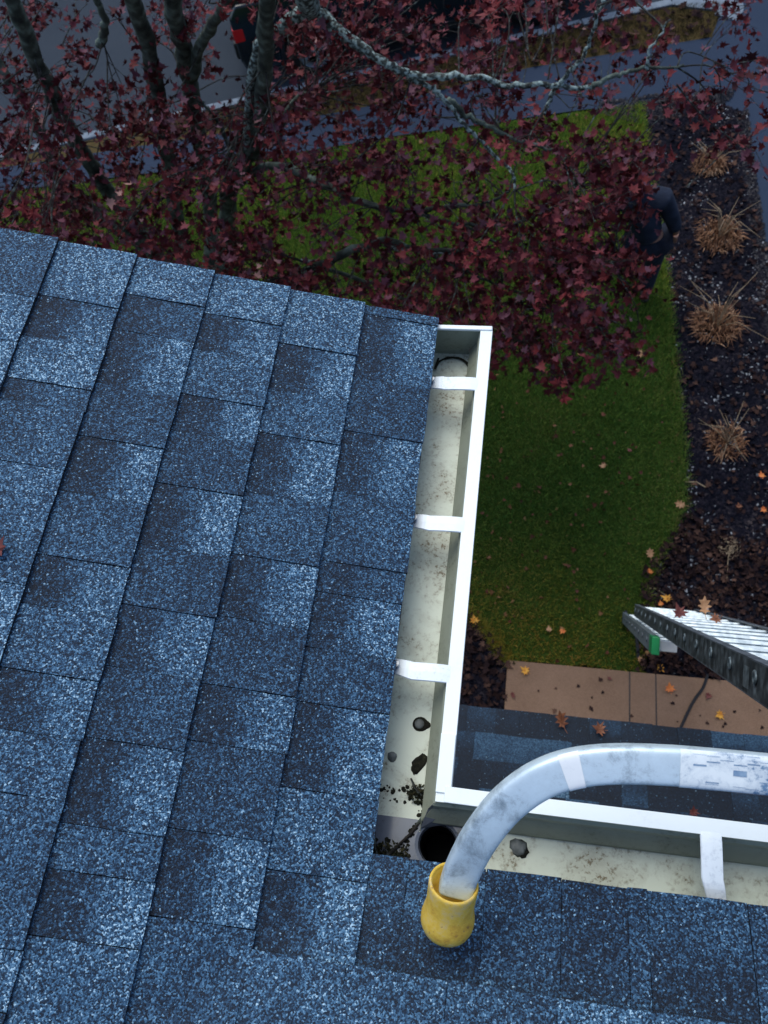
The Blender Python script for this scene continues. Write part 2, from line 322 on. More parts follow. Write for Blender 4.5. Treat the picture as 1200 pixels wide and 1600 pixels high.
# ------------------------------------------------------------------ the ground and its sheets
def sheet(name, pts, z, mat, div=0, jit=0, label=None, thick=0):
    P = [Vector((p[0], p[1], 0)) for p in pts]
    if div:
        Q = []
        for i in range(len(P)):
            a, b = P[i], P[(i + 1) % len(P)]; n = max(1, int((b - a).length / div)); t = (b - a).normalized(); nn = Vector((-t.y, t.x, 0))
            for k in range(n): Q.append(a.lerp(b, k / n) + (nn * U(-jit, jit) if k else Vector()))
        P = Q
    bm = bmesh.new(); vs = [bm.verts.new((p.x, p.y, z)) for p in P]; f = bm.faces.new(vs)
    if thick:
        r = bmesh.ops.extrude_face_region(bm, geom=[f]); bmesh.ops.translate(bm, verts=[v for v in r['geom'] if isinstance(v, bmesh.types.BMVert)], vec=(0, 0, -thick))
    bmesh.ops.recalc_face_normals(bm, faces=bm.faces)
    bmesh.ops.triangulate(bm, faces=bm.faces)
    me = bpy.data.meshes.new(name); bm.to_mesh(me); bm.free(); me.materials.append(mat)
    if not thick and me.polygons[0].normal.z < 0: me.flip_normals()
    o = link(name, me); tag(o, kind='structure'); return o
sheet('ground', [(-90, -60), (90, -60), (90, 90), (-90, 90)], -.16, M['soil'])
K0, K1 = Vector((-5.9, 7.578, 0.0)), Vector((1.66, 9.979, 0.0))
kd = (K1 - K0).normalized(); kn = Vector((-kd.y, kd.x, 0))     # along and across the kerb
KL = K0 - kd * 16; TIP = Vector((2.317, 9.915, 0.0))
# street beyond the kerb
a = KL + kn * .1; b_ = TIP + kn * .1
sheet('street', [KL - kn * .05, TIP - kn * .05 + kd * 30, TIP + kd * 30 + kn * 40, KL + kn * 40], -.115, M['street'])
# asphalt band in front of the verge, joining the driveway at the right
walk_lo = [(-10.757, 6.413, 0.0), (-6.313, 6.758, 0.0), (-3.923, 7.16, 0.0), (-2.396, 7.468, 0.0), (-1.499, 7.672, 0.0), (-0.318, 7.888, 0.0), (0.696, 8.082, 0.0)]
walk_hi = [(2.098, 9.297, 0.0), (0.002, 8.834, 0.0), (-1.573, 8.272, 0.0), (-2.876, 7.939, 0.0), (-4.523, 7.572, 0.0), (-6.465, 7.176, 0.0), (-10.96, 6.755, 0.0)]
drive_r = [(2.257, 7.786, 0.0), (2.332, 6.763, 0.0), (2.372, 5.711, 0.0), (2.62, 1.0, 0), (2.7, -4.0, 0), (7, -4, 0), (7, 12, 0), (2.411, 10.009, 0.0), (2.212, 9.724, 0.0)]
sheet('driveway', walk_lo + [(1.337, 8.014, 0.0), (1.822, 7.95, 0.0)] + drive_r + walk_hi, .0, M['drive'], .3, .008)
# leaf-strewn verge between band and kerb
vg = [(p[0], p[1] - .02, 0) for p in walk_hi]
verge_hi = [TIP - kn * .08, K1 - kn * .07, K0 - kn * .07, KL - kn * .07]
verge_poly = [(2.098, 9.297, 0.0), (2.236, 9.771, 0.0), tuple(TIP - kn * .02)] + [tuple(v) for v in verge_hi[1:]] + list(reversed(walk_hi[1:]))
sheet('verge', verge_poly, -.006, M['verge'])
# kerb stones
kerb = MB(); st = 0
kroot = None
Ltot = (K1 - KL).length
s = 0.0; kk = 0
while s < Ltot - .1:
    l = min(1.2, Ltot - s); c = KL + kd * (s + l / 2)
    Mx = Matrix.Rotation(math.atan2(kd.y, kd.x), 3, 'Z')
    k = MB().box((0, 0, 0), (l - .012, .12, .24), Mx)
    if kroot is None:
        kroot = empty('kerb', tuple(KL), kind='structure')
    o = MB(); o.v = [(v[0] + c.x, v[1] + c.y, v[2] - .10) for v in k.v]; o.f = k.f; o.mi = k.mi
    o.build('kerb_stone', M['kerb'], kroot, bevel=.012)
    s += l
endk = MB(); tp = smooth_path([tuple(K1), tuple(K1.lerp(TIP, .5)), tuple(TIP), (2.37, 9.788, 0.0), (2.281, 9.622, 0.0)], 5)
secs = []
for i, p in enumerate(tp):
    t = (tp[min(i + 1, len(tp) - 1)] - tp[max(i - 1, 0)]).normalized(); n = Vector((-t.y, t.x, 0)); w = .06 + .10 * min(1, i / 8)
    secs.append([p - n * w + Vector((0, 0, -.2)), p - n * w + Vector((0, 0, .018)), p + n * w * .7 + Vector((0, 0, .022)), p + n * w + Vector((0, 0, -.2))])
endk.sweep(tp, secs); endk.build('kerb_end', M['kerb'], kroot, bevel=.008)

lawn_edge_r = [(1.267, 8.122, 0.0), (1.358, 6.762, 0.0), (1.499, 5.526, 0.0), (1.551, 4.582, 0.0), (1.606, 3.595, 0.0), (1.601, 3.013, 0.0), (1.416, 2.574, 0.0), (1.282, 2.213, 0.0), (1.35, 1.95, 0), (1.25, 1.492, 0)]
lawn_edge_b = [(.2, 1.492, 0), (0.136, 1.527, 0.0), (-0.01, 1.733, 0.0), (-0.154, 1.86, 0.0), (-0.347, 1.9, 0.0), (-1.2, 2.3, 0), (-9, 2.3, 0)]
lawn_poly = [(-11, 6.0, 0)] + [(p[0], p[1] - .05, 0) for p in walk_lo[1:]] + lawn_edge_r + lawn_edge_b
sheet('lawn', lawn_poly, .006, M['lawn'], .2, .025)
bed_poly = [(p[0] + .03, p[1], 0) for p in lawn_edge_r] + [(1.2, 1.46, 0), (2.58, 1.46, 0), (2.6, 2.4, 0), (2.469, 5.713, 0.0), (2.44, 6.763, 0.0), (2.408, 7.958, 0.0), (1.971, 8.244, 0.0)]
bed_poly[0] = (bed_poly[0][0], bed_poly[0][1] , 0)
sheet('planting_bed', bed_poly, .010, M['mulch'], .25, .02)
sheet('side_bed', [(-4, 2.35, 0)] + [(-1.2, 2.3, 0), (-0.347, 1.9, 0.0), (-0.154, 1.86, 0.0), (-0.01, 1.733, 0.0), (0.136, 1.527, 0.0), (.172, 1.5, 0), (.172, -.3, 0), (-4, -.3, 0)], .003, M['mulch'], .25, .02)

# tan concrete path, laid in slabs
path = empty('path', (1.2, .9, 0), kind='structure')
xs = [.176, (1.142, 1.337, 0.0)[0], (1.342, 1.357, 0.0)[0], 2.9]
for a, b_ in zip(xs, xs[1:]):
    yy = 1.49
    m = MB().box(((a + b_) / 2, (yy + .1) / 2, -.03), (b_ - a - .005, yy - .1, .12)); m.build('slab', M['path'], path, bevel=.008)
jo = MB()
for x in xs[1:-1]: jo.box((x, .79, -.012), (.010, 1.38, .08))
jo.build('joint', M['cord'], path)
tag(MB().tube(smooth_path([(1.733, 1.519, 0.04), (1.692, 1.409, 0.036), (1.631, 1.318, 0.036), (1.581, 1.223, 0.036), (1.501, 1.044, 0.036)], 6), .012, 6).build('cord', M['cord']),
    'black cord curving across the tan path below the ladder', 'cord')
tag(MB().tube(smooth_path([(1.107, 1.991, 0.03), (1.14, 1.877, 0.05), (1.188, 1.806, 0.03), (1.202, 1.7, 0.03), (1.209, 1.608, 0.02)], 6), .014, 6).build('strand', M['cord']),
    'dark strand lying on the grass beside the ladder foot', 'strand')  # thin dark bent tube on the grass

# ------------------------------------------------------------------ many small pieces as numpy meshes
def np_mesh(name, V, Fc, mat, parent=None, kind='stuff', smooth=False):
    me = bpy.data.meshes.new(name); nv = len(V); nf = len(Fc); k = Fc.shape[1]
    me.vertices.add(nv); me.vertices.foreach_set('co', V.astype(np.float32).ravel())
    me.loops.add(nf * k); me.loops.foreach_set('vertex_index', Fc.astype(np.int32).ravel())
    me.polygons.add(nf); me.polygons.foreach_set('loop_start', (np.arange(nf) * k).astype(np.int32)); me.polygons.foreach_set('loop_total', np.full(nf, k, np.int32))
    me.update(calc_edges=True); me.validate(); me.materials.append(mat)
    o = link(name, me, parent)
    if kind: o['kind'] = kind
    return o
def inside(P, poly):
    x, y = P[:, 0], P[:, 1]; r = np.zeros(len(P), bool); n = len(poly)
    for i in range(n):
        x1, y1 = poly[i][0], poly[i][1]; x2, y2 = poly[(i + 1) % n][0], poly[(i + 1) % n][1]
        c = ((y1 > y) != (y2 > y)); t = (x2 - x1) * (y - y1) / ((y2 - y1) + 1e-12) + x1
        r ^= c & (x < t)
    return r
def scatter_pts(poly, n, box=None):
    xs_ = [p[0] for p in poly]; ys_ = [p[1] for p in poly]
    b = box or (min(xs_), max(xs_), min(ys_), max(ys_))
    P = np.stack([RNG.uniform(b[0], b[1], n), RNG.uniform(b[2], b[3], n)], 1)
    return P[inside(P, poly)]
def blades(name, poly, n, box, h, w, mat, label, z=.006):
    P = scatter_pts(poly, n, box); n = len(P); a = RNG.uniform(0, 2 * PI, n); hh = RNG.uniform(.5, 1.2, n) * h; lean = RNG.uniform(.1, .9, n) * hh
    b2 = RNG.uniform(0, 2 * PI, n); dx, dy = np.cos(a) * w / 2, np.sin(a) * w / 2
    V = np.zeros((n, 3, 3)); V[:, 0] = np.stack([P[:, 0] - dx, P[:, 1] - dy, np.full(n, z)], 1); V[:, 1] = np.stack([P[:, 0] + dx, P[:, 1] + dy, np.full(n, z)], 1)
    V[:, 2] = np.stack([P[:, 0] + np.cos(b2) * lean, P[:, 1] + np.sin(b2) * lean, z + hh], 1)
    o = np_mesh(name, V.reshape(-1, 3), np.arange(n * 3).reshape(-1, 3), mat); tag(o, label, 'grass'); return o
blades('lawn_grass', lawn_poly, 620000, (-7, 1.75, 1.48, 8.2), .045, .006, M['blade'], 'short dark green lawn grass beneath the red maple tree')
def edge_blades(path_, n, w):
    P = []; segs = [(Vector(a[:2]), Vector(b[:2])) for a, b in zip(path_, path_[1:])]; tot = sum((b - a).length for a, b in segs)
    for a, b in segs:
        for _ in range(int(n * (b - a).length / tot)):
            p = a.lerp(b, random.random()); P.append((p.x + random.gauss(0, w), p.y + random.gauss(0, w)))
    P = np.array(P); n = len(P); hh = RNG.uniform(.3, 1.1, n) * .06; a = RNG.uniform(0, 2 * PI, n); V = np.zeros((n, 3, 3))
    V[:, 0] = np.stack([P[:, 0] - np.cos(a) * .003, P[:, 1] - np.sin(a) * .003, np.full(n, .008)], 1); V[:, 1] = np.stack([P[:, 0] + np.cos(a) * .003, P[:, 1] + np.sin(a) * .003, np.full(n, .008)], 1)
    b = RNG.uniform(0, 2 * PI, n); V[:, 2] = np.stack([P[:, 0] + np.cos(b) * hh * .8, P[:, 1] + np.sin(b) * hh * .8, .012 + hh], 1)
    o = np_mesh('edge_grass', V.reshape(-1, 3), np.arange(n * 3).reshape(-1, 3), M['blade']); tag(o, 'ragged grass spilling over the lawn edge into the mulch', 'grass')
edge_blades(lawn_edge_r[:-1], 8000, .03); edge_blades(lawn_edge_b[:6], 5000, .03)
blades('verge_grass', verge_poly, 60000, (-5, 2.5, 7.8, 10.2), .05, .008, M['dry_blade'], 'brown dry grass on the verge strip beside the kerb')
def chips(name, poly, n, box, smin, smax, mat, label, cat, z=.01, flat=.35, clump_=0):
    P = scatter_pts(poly, n, box)
    if clump_:
        f = np.sin(P[:, 0] * 9 + 3 * np.sin(P[:, 1] * 2.3)) * np.sin(P[:, 1] * 5.1 + 2 * np.sin(P[:, 0] * 4)) + RNG.normal(0, .5, len(P)); P = P[f > clump_]
    n = len(P); sz = RNG.uniform(smin, smax, n); asp = RNG.uniform(.25, .9, n); a = RNG.uniform(0, 2 * PI, n)
    base = np.array([(-1, -1, 0), (1, -1, 0), (1, 1, 0), (-1, 1, 0), (0, 0, 1.)])
    V = np.repeat(base[None], n, 0) + RNG.normal(0, .22, (n, 5, 3))
    V[:, :, 0] *= (sz / 2)[:, None]; V[:, :, 1] *= (sz * asp / 2)[:, None]; V[:, :, 2] *= (sz * flat)[:, None]
    c, s_ = np.cos(a)[:, None], np.sin(a)[:, None]; X = V[:, :, 0] * c - V[:, :, 1] * s_; Y = V[:, :, 0] * s_ + V[:, :, 1] * c
    V[:, :, 0] = X + P[:, :1]; V[:, :, 1] = Y + P[:, 1:]; V[:, :, 2] += z
    F = np.array([(0, 1, 4), (1, 2, 4), (2, 3, 4), (3, 0, 4)]); Fc = (F[None] + (np.arange(n) * 5)[:, None, None]).reshape(-1, 3)
    o = np_mesh(name, V.reshape(-1, 3), Fc, mat); tag(o, label, cat); return o
chips('mulch', bed_poly, 52000, (1.1, 2.8, 1.5, 8.3), .012, .045, M['chip'], 'dark wood chip mulch covering the planting bed', 'mulch')
chips('stone_fleck', bed_poly, 6500, (1.1, 2.8, 1.5, 8.3), .008, .028, M['fleck'], 'pale specks of stone scattered over the dark mulch bed', 'gravel', .018, .35, .45)
edge_poly = [(2.3, 7.961, 0.0), (2.338, 6.763, 0.0), (2.348, 5.71, 0.0), (2.402, 4.917, 0.0), (2.75, 4.3, 0), (2.511, 5.714, 0.0), (2.452, 6.763, 0.0), (2.426, 8.02, 0.0)]
chips('edging_gravel', edge_poly, 7000, None, .012, .035, M['edge_stone'], 'grey gravel strip edging the bed beside the driveway', 'gravel', .014)
back_poly = [(0.769, 7.994, 0.0), (1.265, 7.805, 0.0), (2.169, 8.047, 0.0), (2.322, 8.363, 0.0), (1.339, 8.283, 0.0), (0.838, 8.187, 0.0)]
chips('back_gravel', back_poly, 2600, None, .012, .04, M['edge_stone'], 'pale gravel where the lawn bed meets the asphalt driveway', 'gravel', .014)
side_poly = [(-.8, 2.2, 0), (-0.347, 1.9, 0.0), (-0.154, 1.86, 0.0), (-0.01, 1.733, 0.0), (0.136, 1.527, 0.0), (.172, 1.5, 0), (.172, .2, 0), (-.8, .2, 0)]
chips('side_mulch', side_poly, 9000, None, .012, .05, M['chip'], 'dark mulch of the small side bed at the path end', 'mulch', .006)

def leaf_shape(kind='maple', curl=.15):
    """outline of one leaf, unit size, stem at the origin pointing -Y"""
    if kind == 'maple':
        pts = [(0, -.02), (.30, -.20), (.28, .02), (.62, .02), (.34, .24), (.50, .52), (.22, .44), (0, .95)]
    elif kind == 'oak':
        pts = [(0, -.05), (.10, .06), (.34, .10), (.14, .26), (.44, .40), (.17, .50), (.36, .74), (.12, .74), (0, 1.0)]
    else:
        pts = [(0, 0), (.2, .2), (.26, .5), (.14, .8), (0, 1)]
    L_ = [(-x, y) for x, y in reversed(pts[1:-1])]
    ring = pts + L_
    V = [(0, .2, 0.0)] + [(x, y, curl * (x * x + (y - .3) ** 2)) for x, y in ring]
    n = len(ring); F = [(0, 1 + i, 1 + (i + 1) % n) for i in range(n)]
    return np.array(V), np.array(F)
def leaf_cloud(name, P, size, tilt, mat, kind='maple', parent=None, curl=.3, label=None, cat=None, smin=.7, smax=1.3):
    base, F = leaf_shape(kind, curl); n = len(P); k = len(base)
    sz = RNG.uniform(smin, smax, n) * size
    yaw = RNG.uniform(0, 2 * PI, n); px = RNG.normal(0, tilt, n); py = RNG.normal(0, tilt, n)
    V = base[None] * sz[:, None, None] * (1 + RNG.normal(0, .1, (n, k, 1)))
    V[:, :, 2] += RNG.normal(0, .05, (n, k)) * sz[:, None]
    def rot(V, a, i, j):
        c, s_ = np.cos(a)[:, None], np.sin(a)[:, None]; A = V[:, :, i] * c - V[:, :, j] * s_; B = V[:, :, i] * s_ + V[:, :, j] * c; V[:, :, i] = A; V[:, :, j] = B
    rot(V, px, 1, 2); rot(V, py, 0, 2); rot(V, yaw, 0, 1)
    V += P[:, None, :]
    Fc = (F[None] + (np.arange(n) * k)[:, None, None]).reshape(-1, 3)
    o = np_mesh(name, V.reshape(-1, 3), Fc, mat, parent); tag(o, label, cat); return o
def zz(P, z, zj=.01): return np.concatenate([P, (z + RNG.uniform(0, zj, len(P)))[:, None]], 1)
leaf_cloud('lawn_leaf_litter', zz(scatter_pts(lawn_poly, 1500, (-4.5, 1.75, 1.5, 8.0)), .03, .02), .033, .6, M['lawn_litter'], label='small red and tan leaves scattered over the lawn', cat='leaves', smin=.4, smax=1.5)
leaf_cloud('verge_leaf_litter', zz(scatter_pts(verge_poly, 2600, (-5, 2.5, 7.8, 10.2)), .03, .03), .07, .5, M['litter'], label='brown leaves strewn over the dry verge strip', cat='leaves')
low_bed = [(1.231, 2.324, 0.0), (1.636, 2.954, 0.0), (1.814, 2.784, 0.0), (2.271, 2.7, 0.0), (2.5, 1.5, 0), (1.2, 1.5, 0)]
leaf_cloud('bed_leaf_litter', zz(scatter_pts(low_bed, 2100, None), .02, .03), 0.042, .6, M['litter'], label='dull brown leaves covering the bed beyond the ladder', cat='leaves')
leaf_cloud('bed_scattered_litter', zz(scatter_pts(bed_poly, 1700, (1.1, 2.8, 1.5, 8.3)), .022, .02), .05, .5, M['litter'], label='loose dull leaves scattered across the dark planting bed', cat='leaves')
leaf_cloud('path_litter', zz(scatter_pts([(.2, .6), (2.4, .6), (2.4, 1.46), (.2, 1.46)], 46, None), .034, .004), .032, .25, M['litter'], label='tiny dark leaves scattered on the tan path', cat='leaves', smin=.4, smax=1.3)
leaf_cloud('side_bed_litter', zz(scatter_pts(side_poly, 1300, None), .02, .03), .055, .5, M['litter'], label='reddish brown leaves in the side bed at the path end', cat='leaves')

# ------------------------------------------------------------------ the house: walls, roofs, shingles
AL = 0.27998; ca, sa, ta = math.cos(AL), math.sin(AL), math.tan(AL); YR = 0.6509; Y0 = -0.3027; E = .143
house = empty('house', (-.4, Y0, 0), label='two storey house with blue grey shingle roofs, a porch roof and white gutters', cat='house')
def prism(poly_xz, y0_, y1_, axis='y'):
    m = MB(); n = len(poly_xz)
    if axis == 'y': A = [(x, y0_, z) for x, z in poly_xz]; B = [(x, y1_, z) for x, z in poly_xz]
    else: A = [(y0_, x, z) for x, z in poly_xz]; B = [(y1_, x, z) for x, z in poly_xz]
    m.add(A + B, [tuple(range(n)), tuple(range(2 * n - 1, n - 1, -1))] + [(i, (i + 1) % n, n + (i + 1) % n, n + i) for i in range(n)])
    return m
WX = -.42; WY = Y0 - .42
prism([(-3.2, -.1), (WX, -.1), (WX, Z0 - .12), (-3.2, Z0 - .12)], WY - 3, YR - .28).build('wall', M['siding'], house)
prism([(WY - 3, -.1), (WY, -.1), (WY, Z0 - .12), (WY - 3, Z0 - .12)], WX + .003, 4.5, 'x').build('wall', M['siding'], house)
for k in range(24):                                               # clapboards of the two walls in view of a side step
    z = .1 + k * .21
    MB().box((WX + .008, (WY + YR - .28) / 2, z), (.012, YR - .28 - WY - .01, .2), Matrix.Rotation(.05, 3, 'Y')).build('clapboard', M['siding'], house)
soff = MB().box((WX / 2 - .03, (YR + Y0) / 2, Z0 - .125), (.40, YR - Y0 - .02, .012)).box(((4.5) / 2 - .02, Y0 - .24, Z0 - .125), (4.5, .40, .012)); soff.build('soffit', M['fascia'], house)
fa = MB().box((-.032, (YR + Y0) / 2 - .01, Z0 - .075), (.02, YR - Y0 - .03, .12)).box((2.25, Y0 - .032, Z0 - .075), (4.5, .02, .12)); fa.build('fascia', M['fascia'], house)
# roof decks
def deck(side):
    T = .03
    if side == 'L':
        UL_ = 2.9
        m = prism([(-.012, Z0 - .022), (-UL_ * ca, Z0 + UL_ * sa - .018), (-UL_ * ca, Z0 + UL_ * sa - .1), (-.012, Z0 - .07)], Y0 - 2.9, YR - .012)
    else:
        m = prism([(Y0 - .012, Z0 - .022), (Y0 - 2.9 * ca, Z0 + 2.9 * sa - .018), (Y0 - 2.9 * ca, Z0 + 2.9 * sa - .1), (Y0 - .012, Z0 - .07)], -2.2, 4.5, 'x')
    return m
roofL = deck('L').build('roof', M['deck'], house); roofB = deck('B').build('roof', M['deck'], house)
prism([(-.012, Z0 - .024), (-2.9 * ca, Z0 + 2.9 * sa - .02), (-2.9 * ca, Z0 + 2.9 * sa - .14), (-.012, Z0 - .11)], YR - .012, YR - .002).build('rake_board', M['fascia'], house)

def surf(side, u, s_, h):
    """point on the roof skin: u up the slope, s_ along the eave, h above it; skins fold together in the valley"""
    if side == 'L': x, y = -u * ca, s_
    else: x, y = s_, Y0 - u * ca
    zl = -x * ta if x < 0 else 0; zb = (Y0 - y) * ta if y < Y0 else 0
    if side == 'L': z = max(zl, zb) if y < Y0 + .0 else zl
    else: z = max(zl, zb)
    if side == 'L': nx, ny = sa, 0
    else: nx, ny = 0, sa
    return (x + nx * h, y + ny * h, Z0 + z + ca * h)
def shingle(side, k, a, b, raised, tlo, thi, parent, mat, E_=E, P=None, base=0.0, wear=0):
    """one tab: course k, from a to b along the eave"""
    nu, ns = 5, max(3, int((b - a) / .04) + 1)
    step = .0086 if raised else .0066
    f = P or (lambda u, s_, h: surf(side, u, s_, h))
    ja = [U(-.0004, .0004) for _ in range(nu + 1)]; jb = [U(-.0004, .0004) for _ in range(nu + 1)]
    m = MB(); G = []; UVs = []
    top = []; u0 = k * E_ + U(-.0012, .0012); tw = U(-.0014, .0014)
    for i in range(nu + 1):
        r = []
        for j in range(ns + 1):
            t = i / nu; w = j / ns
            u = u0 + (tw * w if i == 0 else 0) + t * (E_ + .022) + (U(-.0007, .0007) if i == 0 else 0)
            s_ = (a + ja[i] + .0003) * (1 - w) + (b + jb[i] - .0003) * w
            h = base + step * (1 - min(1, t * (E_ + .022) / E_)) + (.0008 if i and raised else 0) * (t < .9) + U(-.0003, .0003)
            r.append((u, s_, h, t * (E_ + .022) / E_))
        G.append(r)
    vs = [f(u, s_, h) for r in G for u, s_, h, _ in r]; uv = [(j / ns, r[j][3]) for r in G for j in range(ns + 1)]
    n1 = ns + 1; m.add(vs, [(i * n1 + j, i * n1 + j + 1, (i + 1) * n1 + j + 1, (i + 1) * n1 + j) for i in range(nu) for j in range(ns)])
    ring = [(0, j) for j in range(n1)] + [(i, ns) for i in range(1, nu + 1)] + [(nu, j) for j in range(ns - 1, -1, -1)] + [(i, 0) for i in range(nu - 1, 0, -1)]
    b0 = len(m.v); low = [f(G[i][j][0], G[i][j][1], G[i][j][2] - .010) for i, j in ring]; m.v += low
    q = len(ring); idx = [i * n1 + j for i, j in ring]
    for t in range(q):
        m.f.append((idx[t], b0 + t, b0 + (t + 1) % q, idx[(t + 1) % q])); m.mi.append(1)
    uv += [(G[i][j][1], G[i][j][3]) for i, j in ring]
    me = m.mesh('shingle', [mat, M['cut_edge']])
    ul = me.uv_layers.new(name='UVMap'); li = np.zeros(len(me.loops), np.int32); me.loops.foreach_get('vertex_index', li)
    ul.data.foreach_set('uv', np.array(uv, np.float32)[li].ravel())
    bm = bmesh.new(); bm.from_mesh(me); bmesh.ops.recalc_face_normals(bm, faces=bm.faces)
    # top of the tab must face up
    up = sum(fc.normal.z * fc.calc_area() for fc in bm.faces)
    if up < 0: bmesh.ops.reverse_faces(bm, faces=bm.faces)
    bm.to_mesh(me); bm.free()
    o = link('shingle', me, parent); o.color = (tlo, thi, 0, 1); return o
TONES = {'G': (.80, .05, 0), 'g': (.66, .14, 0), 'U': (.66, .62, 1), 'M': (.52, .47, 1), 'D': (.38, .33, 1), 'L': (.84, .78, 1), 'S': (.5, .16, 0)}
LC = {
 0: [('M', YR), ('G', 0.6308), ('D', 0.4860), ('G', 0.3723), ('M', 0.2500), ('S', 0.1244), ('G', 0.0707), ('D', -0.0212), ('G', -0.1054), ('U', -0.2298), ('G', -0.3392)],
 1: [('L', YR), ('G', 0.5265), ('U', 0.4245), ('G', 0.3364), ('M', 0.2202), ('G', 0.1088), ('D', 0.0036), ('G', -0.1024), ('D', -0.1859), ('G', -0.3053), ('M', -0.4150)],
 2: [('L', YR), ('G', 0.5583), ('U', 0.4774), ('G', 0.3816), ('D', 0.3070), ('G', 0.2075), ('D', 0.0969), ('G', -0.0032), ('D', -0.0998), ('G', -0.2035), ('U', -0.3187), ('G', -0.3760), ('U', -0.4553)],
 3: [('L', YR), ('S', 0.5645), ('G', 0.4851), ('D', 0.3704), ('G', 0.2657), ('M', 0.1620), ('G', 0.0520), ('U', -0.0283), ('G', -0.1263), ('U', -0.2107), ('M', -0.2920), ('G', -0.4736), ('U', -0.5417)],
 4: [('L', YR), ('G', 0.5243), ('L', 0.4353), ('S', 0.3484), ('M', 0.3060), ('U', 0.1941), ('L', -0.0034), ('g', -0.1234), ('U', -.18)],
 5: [('M', YR), ('L', 0.5109), ('L', 0.4139), ('U', 0.2856), ('G', .36), ('U', .2), ('G', .05), ('L', -.1), ('G', -.3), ('M', -.45)]}
ycut = lambda k: Y0 - (k + 1) * E * ca - .006
for k in range(0, 15):
    L_ = LC.get(k)
    if L_ is None:
        L_ = []; y = YR; alt = 0
        while y > ycut(k) + .05:
            L_.append((random.choice('GGg' if alt % 2 else 'LUMD'), y)); y -= U(.12, .2); alt += 1
    L_ = [(t, y) for t, y in L_ if y > ycut(k) + .03]
    last = L_[-1][1]
    while last - ycut(k) > .24:
        last -= U(.13, .19); L_.append((random.choice('GUM'), last))
    ys = [y for _, y in L_] + [ycut(k)]
    for (t, ya), yb in zip(L_, ys[1:]):
        lo, hi, r = TONES[t]; lo += U(-.05, .05)
        shingle('L', k, yb, ya - .0004, r, lo, hi, roofL, M['shingle'], base=.0)
BC = {
 0: [('g', -.03), ('U', .012), ('G', 0.0560), ('M', 0.1632), ('D', 0.2648), ('U', 0.3509), ('G', 0.3768), ('U', 0.5032), ('M', .62), ('G', .78), ('U', .93)],
 1: [('G', -0.0975), ('U', -0.0063), ('M', 0.1243), ('L', 0.2609), ('U', 0.3691), ('G', 0.4737), ('U', .6)],
}
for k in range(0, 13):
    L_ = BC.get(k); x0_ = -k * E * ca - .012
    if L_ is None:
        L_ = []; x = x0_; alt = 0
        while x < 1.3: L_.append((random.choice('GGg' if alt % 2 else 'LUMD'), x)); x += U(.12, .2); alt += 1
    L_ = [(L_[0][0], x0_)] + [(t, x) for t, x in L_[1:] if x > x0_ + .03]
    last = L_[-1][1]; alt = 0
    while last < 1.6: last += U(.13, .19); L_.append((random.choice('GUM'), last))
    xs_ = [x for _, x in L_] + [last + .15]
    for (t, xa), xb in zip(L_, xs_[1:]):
        lo, hi, r = TONES[t]; lo = lo * .62 + U(-.08, .03) + (.22 if k > 0 else 0); hi = hi * .7 + (.15 if k > 0 else 0)  # tabs toned darker, putting this slope's weaker light into the colour
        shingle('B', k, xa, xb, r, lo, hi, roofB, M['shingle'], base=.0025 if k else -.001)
# plain felt-side starter under the first course
MB().box((-.012, (YR + Y0) / 2, Z0 - .012), (.02, YR - Y0, .006)).box((2.25, Y0 - .012, Z0 - .014), (4.45, .022, .006)).build('drip_edge', M['deck'], house)

# porch roof below
PZ = 2.42; PY = (0.404, 0.555, 2.42)[1]; PS = math.atan(.34); pc, ps = math.cos(PS), math.sin(PS)
porch = prism([(PY - .01, PZ - .02), (WY, PZ + (PY - WY) * .34 - .02), (WY, PZ + (PY - WY) * .34 - .12), (PY - .01, PZ - .12)], WX + .02, 3.2, 'x').build('porch_roof', M['deck'], house)
pf = lambda u, s_, h: (s_, PY - u * pc - h * ps * 0 + ps * h, PZ + u * ps + pc * h)
for k in range(0, 9):
    x = WX + .02; alt = k
    while x < 3.15:
        w = U(.11, .19); e = min(3.2, x + w)
        t = random.choice('gSG' if alt % 2 else 'DMUg'); lo, hi, r = TONES[t]; lo = random.choice((-.3, .2, .6, 1.1)); hi = lo - random.choice((.0, .4, .9))
        shingle('P', k, x, e, r, lo * .8, hi, porch, M['porch_shingle'], P=pf); x = e; alt += 1
prism([(PY - .05, 0), (PY - .05 - .09, 0), (PY - .14, PZ - .12), (PY - .05, PZ - .12)], 2.95, 3.04, 'x').build('porch_post', M['fascia'], house)

